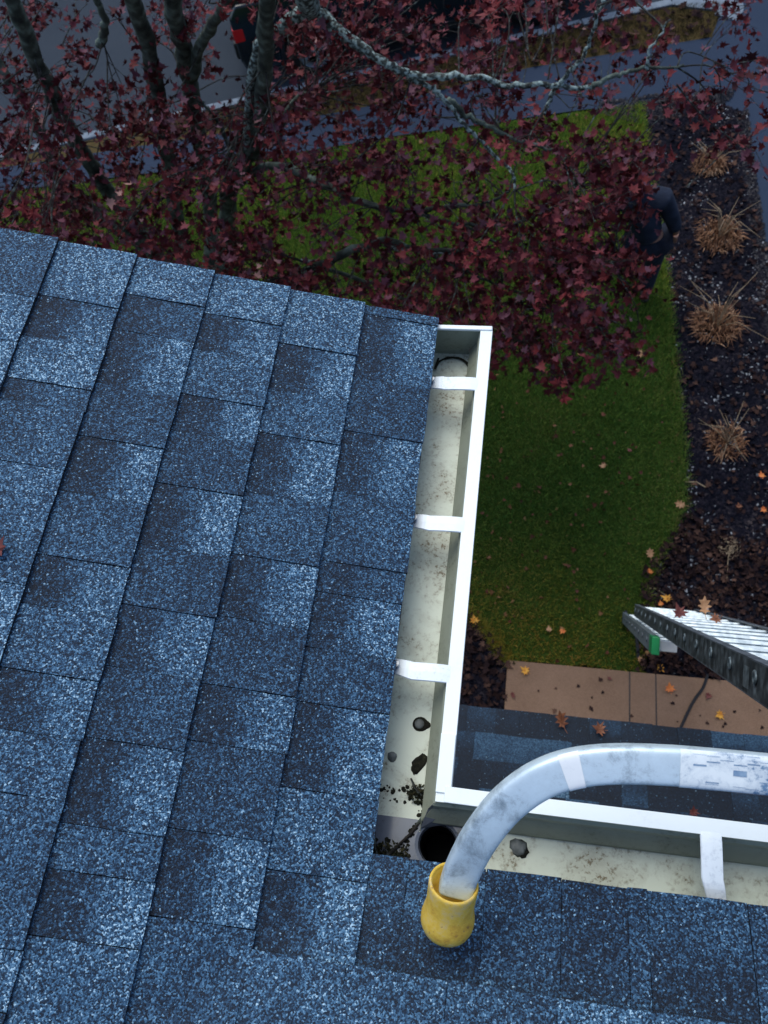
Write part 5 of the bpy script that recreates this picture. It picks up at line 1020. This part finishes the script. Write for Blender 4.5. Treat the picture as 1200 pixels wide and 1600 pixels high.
CLS = [(-4.342,6.009,2.7,0.14,55),(-3.991,5.971,2.71,0.17,49),(-4.508,6.758,2.24,0.28,34),(-3.885,5.533,2.8,0.21,56),(-4.309,5.601,2.47,0.29,48),(-3.751,5.21,3.04,0.16,57),(-4.182,5.619,2.44,0.2,38),(-3.541,5.467,2.56,0.17,36),(-2.9,4.975,3.26,0.19,40),(-3.145,4.756,3.14,0.16,47),(-3.867,6.4,2.44,0.24,39),(-2.165,4.631,3.32,0.19,46),(-2.445,5.273,3.07,0.29,44),(-2.768,5.073,3.03,0.15,59),(-2.246,4.536,3.28,0.25,42),(-2.223,4.683,3.37,0.19,39),(-2.983,6.085,2.63,0.21,60),(-2.468,5.34,2.65,0.16,39),(-1.83,6.275,2.32,0.21,53),(-1.419,4.721,3.18,0.24,58),(-1.127,3.968,3.79,0.23,53),(-1.451,4.749,3.32,0.15,49),(-1.16,4.249,3.65,0.29,49),(-1.596,4.895,3.16,0.18,45),(-1.598,5.716,2.61,0.16,60),(-1.15,4.873,2.89,0.19,50),(-0.975,3.969,3.67,0.21,60),(-1.197,5.218,2.86,0.2,49),(-0.933,4.735,2.98,0.28,34),(-0.986,4.13,3.66,0.19,52),(-1.436,5.824,2.52,0.3,46),(-1.427,5.666,2.4,0.26,43),(-0.804,5.5,2.72,0.22,43),(-0.827,4.842,3.32,0.18,35),(-0.749,5.978,2.18,0.18,49),(-0.703,5.794,2.61,0.3,43),(-0.705,4.766,2.94,0.28,37),(-1.084,5.815,2.67,0.24,57),(-0.773,5.402,2.76,0.23,35),(-0.883,4.699,3.19,0.25,40),(-0.98,5.125,2.8,0.25,54),(-0.161,4.214,3.37,0.25,57),(-0.342,4.36,3.5,0.27,56),(-0.142,4.69,3.16,0.19,39),(-0.299,5.077,2.92,0.16,52),(-0.232,4.615,3.43,0.15,36),(-0.186,4.642,3.42,0.3,56),(0.123,6.174,2.4,0.27,37),(0.233,5.701,2.69,0.16,53),(-0.009,5.923,2.21,0.23,55),(0.064,6.394,2.29,0.26,53),(0.434,5.486,2.68,0.22,54),(0.473,4.664,3.37,0.24,50),(0.905,4.822,2.88,0.15,41),(0.894,4.961,2.87,0.18,45),(1.566,5.963,2.35,0.19,52),(1.658,6.094,2.41,0.18,48),(-3.415,4.473,3.06,0.26,35),(-3.455,4.542,2.68,0.26,36),(-3.802,5.229,2.31,0.2,41),(-3.42,4.137,3.01,0.2,57),(-3.476,4.675,2.74,0.22,52),(-4.501,5.724,2.34,0.22,49),(-3.761,5.062,2.62,0.29,44),(-2.945,4.249,3.19,0.18,42),(-2.922,4.564,2.76,0.28,45),(-2.689,4.406,3.07,0.22,38),(-3.471,5.313,2.2,0.14,41),(-2.323,4.275,3.04,0.17,45),(-2.614,4.441,2.86,0.18,55),(-2.573,4.549,3.12,0.21,48),(-2.611,4.57,2.62,0.16,36),(-3.134,5.26,2.19,0.25,54),(-2.58,4.994,2.29,0.2,51),(-2.131,4.316,2.85,0.3,39),(-2.359,5.215,2.18,0.23,49),(-1.717,4.73,2.6,0.14,58),(-1.559,4.268,3.11,0.16,43),(-1.79,5.005,2.38,0.16,51),(-2.167,5.637,2.22,0.23,41),(-1.883,5.074,2.49,0.27,45),(-1.313,4.386,3.19,0.26,34),(-1.303,4.201,3.06,0.21,60),(-1.867,5.531,1.97,0.21,37),(-1.76,5.569,2.18,0.17,42),(-1.392,5.604,2.18,0.26,34),(-1.639,5.676,2.29,0.28,53),(-1.624,5.438,2.19,0.2,39),(-1.074,4.396,2.82,0.22,39),(-0.997,4.357,3.17,0.21,44),(-1.266,4.621,2.6,0.21,58),(-0.65,4.876,2.78,0.14,38),(-0.658,5.333,2.31,0.15,52),(-0.872,4.857,2.52,0.17,60),(-0.871,4.812,2.63,0.18,45),(-0.497,4.137,3.02,0.15,49),(-0.648,4.193,3.28,0.15,39),(-0.779,4.757,2.57,0.27,58),(-0.661,3.986,3.2,0.27,46),(-0.172,4.59,3.0,0.27,34),(-0.395,5.267,2.56,0.22,56),(-0.142,4.173,3.15,0.29,51),(-0.153,4.215,3.08,0.23,55),(-0.185,5.338,2.41,0.26,53),(-0.198,4.33,2.89,0.29,42),(0.385,5.739,2.09,0.29,43),(0.327,3.96,3.2,0.24,40),(0.642,5.588,2.27,0.27,47),(0.562,5.149,2.63,0.24,40),(1.249,4.932,2.47,0.25,51),(1.652,4.995,2.22,0.19,59),(1.205,4.078,3.12,0.24,58),(1.257,4.423,2.84,0.24,51),(1.531,4.774,2.68,0.28,43),(1.204,4.076,3.34,0.21,38),(-3.885,4.346,2.49,0.17,53),(-4.204,4.607,2.12,0.29,38),(-3.408,4.076,2.49,0.24,41),(-3.013,3.742,2.98,0.14,55),(-4.189,4.931,2.29,0.16,58),(-3.533,4.224,2.73,0.28,51),(-3.159,3.966,2.78,0.16,36),(-3.982,4.61,2.41,0.3,58),(-3.872,4.375,2.56,0.16,53),(-3.346,5.205,2.03,0.19,57),(-3.231,4.084,2.6,0.16,49),(-3.109,4.607,2.14,0.16,49),(-3.479,4.845,1.92,0.21,36),(-3.275,4.75,2.45,0.25,36),(-3.261,4.091,2.47,0.17,46),(-3.092,4.668,2.4,0.15,60),(-3.458,5.099,1.97,0.21,46),(-2.154,3.985,3.04,0.27,34),(-2.676,4.58,2.56,0.25,50),(-2.625,4.101,2.91,0.28,55),(-2.968,5.021,1.85,0.26,47),(-2.333,4.006,2.63,0.14,60),(-2.556,4.317,2.31,0.21,36),(-2.47,4.643,2.43,0.22,43),(-2.559,3.82,2.9,0.15,55),(-2.039,3.937,2.65,0.14,60),(-2.138,4.45,2.53,0.15,45),(-2.102,4.979,2.26,0.18,58),(-2.239,4.833,2.2,0.28,56),(-2.333,4.942,2.14,0.19,49),(-1.747,3.646,3.14,0.16,34),(-2.263,4.606,2.15,0.25,34),(-2.473,4.671,2.41,0.18,43),(-2.08,4.898,2.04,0.2,34),(-1.839,4.999,1.99,0.28,52),(-1.313,3.494,3.14,0.3,43),(-1.343,3.975,2.78,0.15,40),(-1.445,3.934,2.92,0.23,60),(-1.959,5.093,1.9,0.23,52),(-1.889,5.127,2.12,0.16,44),(-1.541,3.919,2.99,0.18,60),(-1.463,4.689,2.36,0.25,52),(-0.893,4.016,2.82,0.16,35),(-1.074,4.84,2.17,0.25,53),(-1.249,4.551,2.11,0.16,57),(-1.094,4.204,2.66,0.25,56),(-1.561,4.898,1.92,0.21,54),(-0.948,3.643,3.09,0.25,42),(-1.427,4.553,2.18,0.14,58),(-0.77,4.297,2.46,0.24,42),(-0.809,4.487,2.32,0.3,54),(-0.714,4.262,2.51,0.16,49),(-0.74,3.872,2.91,0.14,47),(-0.733,4.04,2.77,0.23,55),(-0.912,4.654,2.21,0.24,40),(-0.304,3.987,2.88,0.24,54),(-0.411,4.197,2.46,0.16,54),(-0.34,4.368,2.34,0.23,39),(-0.189,4.501,2.24,0.19,37),(-0.317,4.324,2.63,0.21,36),(0.118,3.684,3.21,0.28,50),(0.161,4.847,2.09,0.29,51),(0.105,4.213,2.81,0.29,48),(0.14,4.687,2.39,0.16,54),(0.423,4.465,2.37,0.23,60),(0.164,4.176,2.79,0.2,54),(0.445,3.795,3.11,0.15,43),(0.456,4.185,2.4,0.29,52),(0.716,4.731,2.3,0.21,46),(0.808,4.802,2.04,0.25,57),(0.793,4.747,2.18,0.24,57),(0.589,4.026,2.71,0.25,37),(0.533,3.897,2.69,0.23,51),(0.484,4.303,2.39,0.24,49),(0.761,4.093,2.7,0.15,43),(0.866,4.163,2.69,0.16,54),(0.87,4.427,2.43,0.21,43),(1.429,4.049,2.82,0.25,53),(-3.322,3.919,2.6,0.23,49),(-3.647,3.959,2.03,0.22,37),(-3.706,4.287,2.16,0.25,46),(-3.571,3.983,2.31,0.18,34),(-3.838,4.071,2.32,0.2,52),(-3.694,3.772,2.29,0.26,48),(-3.196,3.498,2.58,0.14,47),(-3.846,4.081,2.45,0.21,48),(-3.744,4.314,1.93,0.26,56),(-3.182,3.511,2.63,0.25,53),(-3.777,3.836,2.28,0.29,56),(-4.013,4.41,2.09,0.18,34),(-3.907,4.117,2.39,0.2,58),(-3.41,3.78,2.18,0.2,48),(-3.317,3.767,2.15,0.17,56),(-2.567,3.374,2.74,0.29,59),(-2.689,3.457,2.57,0.27,57),(-3.333,4.305,2.13,0.25,58),(-3.245,3.674,2.34,0.24,56),(-3.324,4.342,1.98,0.14,38),(-2.733,3.403,2.55,0.21,60),(-2.854,3.881,2.45,0.16,34),(-2.686,3.606,2.48,0.18,52),(-3.005,3.598,2.36,0.17,47),(-3.238,3.938,1.96,0.16,50),(-3.365,3.946,2.25,0.24,37),(-3.572,4.294,2.05,0.26,35),(-3.344,4.022,2.08,0.15,54),(-2.538,4.079,2.03,0.28,40),(-2.741,4.25,2.21,0.15,55),(-2.367,3.458,2.54,0.15,46),(-2.588,3.911,2.56,0.15,44),(-2.629,4.361,1.97,0.27,49),(-2.494,3.581,2.53,0.15,41),(-2.247,3.749,2.59,0.22,50),(-2.537,3.718,2.29,0.25,53),(-2.754,4.195,1.73,0.19,35),(-2.57,3.796,2.51,0.17,48),(-2.667,3.843,2.5,0.25,35),(-2.802,4.071,2.42,0.25,35),(-2.009,3.79,2.56,0.3,52),(-1.726,3.432,2.6,0.17,49),(-1.946,4.015,1.99,0.18,59),(-2.315,4.148,2.0,0.21,42),(-2.168,3.657,2.42,0.18,39),(-1.818,4.032,2.5,0.17,38),(-2.185,4.008,2.15,0.15,60),(-2.004,3.538,2.74,0.25,34),(-1.972,3.993,2.06,0.24,39),(-2.174,4.649,1.93,0.22,40),(-1.964,3.412,2.96,0.18,48),(-1.853,3.898,2.21,0.25,37),(-1.736,4.116,2.39,0.26,60),(-1.614,3.851,2.48,0.19,46),(-1.88,4.121,1.97,0.19,41),(-1.248,3.374,2.73,0.23,46),(-1.477,3.956,2.52,0.14,38),(-1.402,4.365,2.15,0.29,49),(-1.342,3.826,2.29,0.22,45),(-1.053,3.409,2.75,0.19,38),(-1.002,3.784,2.4,0.23,36),(-1.183,3.817,2.59,0.19,57),(-0.841,3.922,2.16,0.24,60),(-0.487,3.546,2.7,0.25,36),(-0.548,3.549,2.64,0.25,54),(-0.672,3.663,2.59,0.19,51),(-0.775,3.856,2.58,0.27,53),(-0.179,4.172,2.18,0.24,57),(-0.405,3.998,1.98,0.19,34),(-0.322,3.729,2.39,0.18,54),(-0.29,4.058,2.07,0.18,42),(-0.076,3.992,2.33,0.2,38),(-0.177,3.158,2.88,0.15,46),(-0.16,3.969,2.54,0.19,55),(-0.308,3.578,2.7,0.17,46),(0.328,3.869,2.26,0.24,53),(0.285,3.653,2.71,0.22,57),(0.1,3.797,2.27,0.24,41),(0.408,3.507,2.83,0.15,58),(0.209,4.124,2.15,0.25,34),(0.223,3.413,2.77,0.27,60),(0.365,4.025,2.02,0.16,34),(0.167,3.665,2.43,0.24,44),(0.337,3.727,2.25,0.25,51),(0.162,4.076,2.01,0.3,40),(0.106,3.997,1.99,0.27,41),(0.595,3.817,2.67,0.18,47),(0.607,4.586,1.77,0.16,44),(0.515,3.502,2.88,0.3,37),(0.527,4.296,1.95,0.27,37),(0.483,3.99,2.38,0.18,44),(0.407,3.457,2.91,0.26,59),(0.494,4.159,2.21,0.26,54),(0.532,3.825,2.14,0.15,47),(0.651,3.778,2.34,0.22,36),(0.588,4.402,1.91,0.3,53),(-3.027,3.133,2.51,0.28,42),(-3.519,3.553,2.3,0.23,43),(-3.259,3.415,2.21,0.15,39),(-3.584,3.251,2.39,0.17,41),(-3.087,3.016,2.79,0.24,52),(-2.983,3.113,2.74,0.22,48),(-2.933,3.626,2.23,0.29,55),(-2.823,3.448,2.22,0.21,60),(-2.481,2.997,2.6,0.14,35),(-2.996,3.272,2.53,0.24,49),(-2.83,3.445,2.4,0.2,52),(-2.43,3.711,1.96,0.27,49),(-2.293,3.102,2.71,0.26,44),(-2.801,3.57,1.9,0.19,53),(-2.722,3.518,1.92,0.17,46),(-2.146,3.157,2.41,0.25,40),(-2.24,3.025,2.51,0.28,51),(-2.339,3.115,2.57,0.25,41),(-1.708,2.943,2.59,0.19,56),(-1.938,3.603,1.91,0.27,43),(-1.722,3.366,2.33,0.19,35),(-1.776,3.362,2.16,0.24,42),(-2.11,3.744,1.6,0.21,54),(-1.888,3.187,2.23,0.21,49),(-2.044,3.638,2.07,0.28,50),(-1.762,3.18,2.39,0.25,49),(-1.927,3.286,2.58,0.26,46),(-2.141,3.344,2.31,0.21,36),(-2.016,3.422,2.51,0.23,55),(-2.214,3.684,1.83,0.23,53),(-1.721,3.644,1.84,0.16,47),(-1.52,3.672,2.17,0.21,45),(-1.535,3.548,2.09,0.18,60),(-1.613,3.364,2.1,0.28,34),(-1.453,3.673,1.75,0.25,57),(-1.484,3.211,2.16,0.24,36),(-1.639,3.533,2.15,0.15,50),(-1.628,3.386,2.44,0.26,45),(-1.482,3.17,2.43,0.15,55),(-1.327,3.31,2.22,0.28,52),(-1.749,3.638,1.68,0.24,34),(-1.938,3.919,1.53,0.2,42),(-1.189,3.81,1.78,0.28,39),(-0.991,3.31,2.33,0.24,52),(-1.128,3.228,2.12,0.28,34),(-1.181,3.938,1.82,0.18,45),(-1.239,3.333,2.14,0.18,45),(-0.907,3.623,1.95,0.17,39),(-0.879,3.504,2.37,0.14,42),(-1.028,4.025,1.55,0.26,38),(-0.819,3.5,1.85,0.16,44),(-0.716,3.51,2.32,0.25,45),(-0.845,3.83,1.81,0.19,39),(-0.34,2.943,2.52,0.27,37),(-0.487,3.685,1.6,0.26,45),(-0.612,2.906,2.61,0.18,49),(-0.571,3.989,1.78,0.27,55),(-0.671,3.332,2.08,0.14,42),(-0.682,3.504,2.31,0.25,57),(-0.404,3.136,2.28,0.24,44),(-0.439,3.193,2.52,0.23,53),(-0.053,3.112,2.4,0.17,47),(0.04,3.762,1.54,0.19,60),(-0.191,3.029,2.39,0.26,42),(-0.373,3.743,1.7,0.24,38),(0.004,3.626,1.98,0.23,60),(-0.297,3.662,2.02,0.29,47),(-0.298,3.494,1.84,0.3,45),(-0.069,3.817,1.98,0.21,47),(-0.036,3.565,2.16,0.15,44),(-0.338,3.607,2.1,0.28,53),(-0.136,3.608,2.28,0.14,54),(-0.167,3.412,2.44,0.24,44),(0.118,3.733,1.6,0.17,37),(0.223,3.435,2.16,0.23,51),(0.428,3.785,2.01,0.29,56),(0.332,3.645,2.16,0.18,39),(0.225,3.605,2.03,0.27,52),(0.135,3.476,2.01,0.25,46),(0.317,3.097,2.34,0.14,54),(0.248,3.845,1.63,0.3,44),(0.297,3.241,2.71,0.27,56),(0.435,3.658,2.19,0.21,52),(0.124,2.956,2.52,0.16,37),(0.071,3.639,2.16,0.29,59),(0.345,3.718,1.94,0.28,43),(0.182,3.132,2.6,0.16,55),(0.488,3.228,2.45,0.22,44),(0.58,3.593,1.87,0.28,49),(0.645,3.364,2.58,0.21,60),(0.562,3.197,2.5,0.18,55),(0.549,3.77,2.16,0.23,43),(0.584,3.543,2.35,0.26,44),(0.896,3.616,1.82,0.22,38),(-1.71,2.977,2.28,0.2,34),(-1.98,3.348,1.82,0.16,57),(-1.391,3.402,1.84,0.19,38),(-1.783,3.434,1.68,0.29,52),(-0.411,2.94,2.4,0.27,43),(-0.511,2.879,2.54,0.24,49),(-0.51,3.499,1.76,0.19,54),(0.053,2.919,2.39,0.2,34),(-0.222,3.23,2.06,0.25,46),(0.327,3.322,1.64,0.21,36),(0.381,3.103,2.23,0.17,38),(0.327,2.809,2.42,0.29,38),(0.146,3.5,1.49,0.18,56),(0.417,3.439,1.5,0.28,51),(0.411,3.472,1.66,0.23,45),(0.542,3.326,1.37,0.17,50),(0.139,3.603,1.45,0.3,35),(0.225,3.628,1.48,0.24,44),(0.092,3.308,1.67,0.25,57),(0.146,3.242,1.86,0.16,41),(0.437,3.054,1.79,0.17,40),(0.701,3.158,2.1,0.21,42),(0.788,3.105,2.0,0.17,55),(0.859,3.396,1.85,0.28,52),(0.693,3.053,2.16,0.22,46),(0.753,3.294,1.75,0.28,40),(0.639,3.261,2.11,0.3,46),(0.97,3.605,1.59,0.27,40),(0.657,3.131,1.8,0.25,45),(-5.446,5.635,2.99,0.25,30),(-5.396,5.259,2.96,0.25,30),(-5.332,5.234,2.83,0.25,30),(-4.799,4.748,3.52,0.25,30),(-5.625,4.737,2.74,0.25,30),(-5.103,4.554,2.76,0.25,30),(-4.568,4.218,3.27,0.25,30),(-4.661,4.324,3.25,0.25,30),(-3.951,3.15,3.54,0.25,30),(-5.593,4.762,2.2,0.25,30),(-4.138,3.46,3.28,0.25,30),(-4.833,4.009,2.97,0.25,30),(-3.815,3.038,3.4,0.25,30),(-6.043,4.658,1.87,0.25,30),(-4.983,3.683,2.68,0.25,30),(-3.815,2.634,3.35,0.25,30),(-5.17,3.268,2.19,0.25,30),(-3.82,2.504,3.35,0.25,30),(-4.514,2.758,2.57,0.25,30),(-3.797,2.41,3.1,0.25,30),(-5.139,5.462,2.66,0.25,30),(-4.591,5.055,3.25,0.25,30),(-4.61,4.984,3.26,0.25,30),(-5.584,6.17,2.3,0.25,30),(-3.551,3.558,3.67,0.25,30),(-3.857,3.638,3.57,0.25,30),(-3.61,3.612,3.77,0.25,30),(-5.973,5.587,2.03,0.25,30),(-4.377,4.015,2.62,0.25,30),(-5.815,5.35,1.85,0.25,30),(-5.375,4.775,2.33,0.25,30),(-4.839,4.387,2.48,0.25,30),(-3.251,2.592,3.77,0.25,30),(-3.292,2.57,3.61,0.25,30),(-4.278,3.52,2.41,0.25,30),(-4.224,3.336,2.94,0.25,30),(-3.483,2.594,3.21,0.25,30),(-4.389,3.066,2.59,0.25,30),(-3.253,2.296,3.45,0.25,30),(-4.541,3.456,2.14,0.25,30),(-4.653,6.029,2.57,0.25,30),(-5.323,6.572,1.96,0.25,30),(-5.539,6.512,1.91,0.25,30),(-4.62,5.779,2.82,0.25,30),(-4.48,4.96,2.38,0.25,30),(-3.587,4.341,3.12,0.25,30),(-5.327,6.014,1.94,0.25,30),(-5.345,5.572,1.91,0.25,30),(-3.279,3.324,3.59,0.25,30),(-3.022,3.001,3.76,0.25,30),(-4.822,5.038,2.25,0.25,30),(-3.955,4.413,2.72,0.25,30),(-3.798,3.258,2.78,0.25,30),(-2.684,2.578,3.61,0.25,30),(-4.395,4.443,2.08,0.25,30),(-3.106,2.66,3.35,0.25,30),(-3.744,3.223,2.37,0.25,30),(-3.974,3.337,2.28,0.25,30),(-4.085,3.421,2.11,0.25,30),(-3.105,2.45,3.2,0.25,30),(-3.534,5.268,3.3,0.25,30),(-2.663,3.781,4.18,0.25,30),(-3.994,5.929,3.1,0.25,30),(-3.923,5.847,3.34,0.25,30),(-3.044,5.089,3.47,0.25,30),(-2.123,4.012,4.26,0.25,30),(-2.65,4.544,3.82,0.25,30),(-3.322,6.195,3.09,0.25,30),(-1.594,3.603,4.37,0.25,30),(-1.904,3.854,4.21,0.25,30),(-2.433,5.539,3.24,0.25,30),(-2.418,5.603,3.26,0.25,30),(-1.954,5.466,3.32,0.25,30),(-1.491,4.135,3.93,0.25,30),(-1.936,4.93,3.42,0.25,30),(-1.542,3.861,4.05,0.25,30),(-1.874,5.642,3.19,0.25,30),(-0.981,3.676,4.37,0.25,30),(-1.19,4.259,3.85,0.25,30),(-1.289,4.715,3.55,0.25,30),(-0.84,3.898,3.94,0.25,30),(-0.875,4.643,3.85,0.25,30),(-0.831,4.388,3.63,0.25,30),(-0.705,3.648,4.36,0.25,30),(-0.621,4.899,3.67,0.25,30),(-0.885,5.456,3.34,0.25,30),(-0.534,3.565,4.31,0.25,30),(-0.705,4.757,3.76,0.25,30),(-0.164,4.976,3.42,0.25,30),(-0.094,5.092,3.22,0.25,30),(-0.52,5.408,3.15,0.25,30),(-0.534,6.144,3.04,0.25,30),(0.214,4.861,3.38,0.25,30),(-0.089,5.398,3.02,0.25,30),(0.131,3.147,4.43,0.25,30),(0.183,5.464,3.07,0.25,30),(0.499,5.431,3.27,0.25,30),(0.526,4.606,3.51,0.25,30),(0.304,4.582,3.84,0.25,30),(0.425,3.312,4.39,0.25,30),(0.762,4.361,2.4,0.12,40),(0.842,4.35,2.3,0.12,40),(0.813,4.242,2.2,0.12,40),(0.704,4.119,2.2,0.12,40),(0.762,3.978,2.1,0.12,40),(0.82,3.837,2.0,0.12,40),(0.724,3.807,1.9,0.12,40),(0.811,4.338,2.5,0.12,40),(0.705,4.463,2.5,0.12,40),(0.87,4.58,2.4,0.12,40),(0.62,3.952,2,0.12,40),(0.446,3.77,2,0.12,40),(0.594,3.569,1.9,0.12,40),(0.653,3.312,1.8,0.12,40),(0.535,3.132,1.7,0.12,40),(0.358,3.096,1.7,0.12,40),(0.856,4.15,2.2,0.12,40),(0.841,4.257,2.3,0.12,40),(0.842,3.926,2.0,0.12,40),(0.835,3.751,1.9,0.12,40)]
tw = MB(); LP = [Vector(p) for L_ in LIMBS[1:] for p in L_]; LPa = np.array([tuple(p) for p in LP]); leafP = []
for (cx, cy, cz, cr, cn) in CLS:
    c = Vector((cx, cy, cz)); d = ((LPa - np.array([cx, cy, cz])) ** 2).sum(1); i = int(np.argsort(d)[min(len(d) - 1, random.randint(0, 4))]); src = LP[i]
    if (src - c).length > .8: src = c + (src - c).normalized() * .7
    mid = (src + c) / 2 + Vector((U(-.1, .1), U(-.1, .1), U(-.04, .12)))
    P = smooth_path([src, mid, c], 4); tw.tube(P, [.0060 - .0036 * k / (len(P) - 1) for k in range(len(P))], 5, .15)
    for k in range(3):
        a = U(0, 2 * PI); l = cr * U(.7, 1.2); e = c + Vector((math.cos(a) * l, math.sin(a) * l, U(-.08, .05))); st_ = P[random.randint(3, len(P) - 1)]
        tw.tube([st_, (st_ + e) / 2 + Vector((U(-.04, .04), U(-.04, .04), .02)), e], [.0026, .002, .0012], 4)
        for _ in range(max(1, int(cn / 3.6))):
            t = U(.25, 1.08); q_ = st_.lerp(e, t); leafP.append((q_.x + random.gauss(0, .055), q_.y + random.gauss(0, .055), q_.z + random.gauss(0, .035)))
tag(tw.build('twig', M['twig'], tree), kind='stuff')
leafP = np.array(leafP); co_ = np.array(tuple(cam.matrix_world.translation)); dist = ((leafP - co_) ** 2).sum(1); order = np.argsort(dist); near = leafP[order[:290]]; far = leafP[order[290:]]
leaf_cloud('foliage', far, .051, .9, M['maple_leaf'], 'maple', tree, .45, smin=.6, smax=1.35)
protos = []
for k in range(6):
    V, F = leaf_shape('maple', U(.2, .7)); V[:, 2] += RNG.normal(0, .06, len(V)); m = MB(); m.add([tuple(v) for v in V * .056], [tuple(f) for f in F]); protos.append(m.mesh('leaf', M['maple_leaf']))
for k, p in enumerate(near):
    o = bpy.data.objects.new('leaf', protos[k % 6]); COL.objects.link(o); o.parent = tree
    o.location = Vector(p) - TB; o.rotation_euler = (random.gauss(0, .75), random.gauss(0, .75), U(0, 6.28)); s0 = U(.75, 1.3); o.scale = (s0, s0, s0)
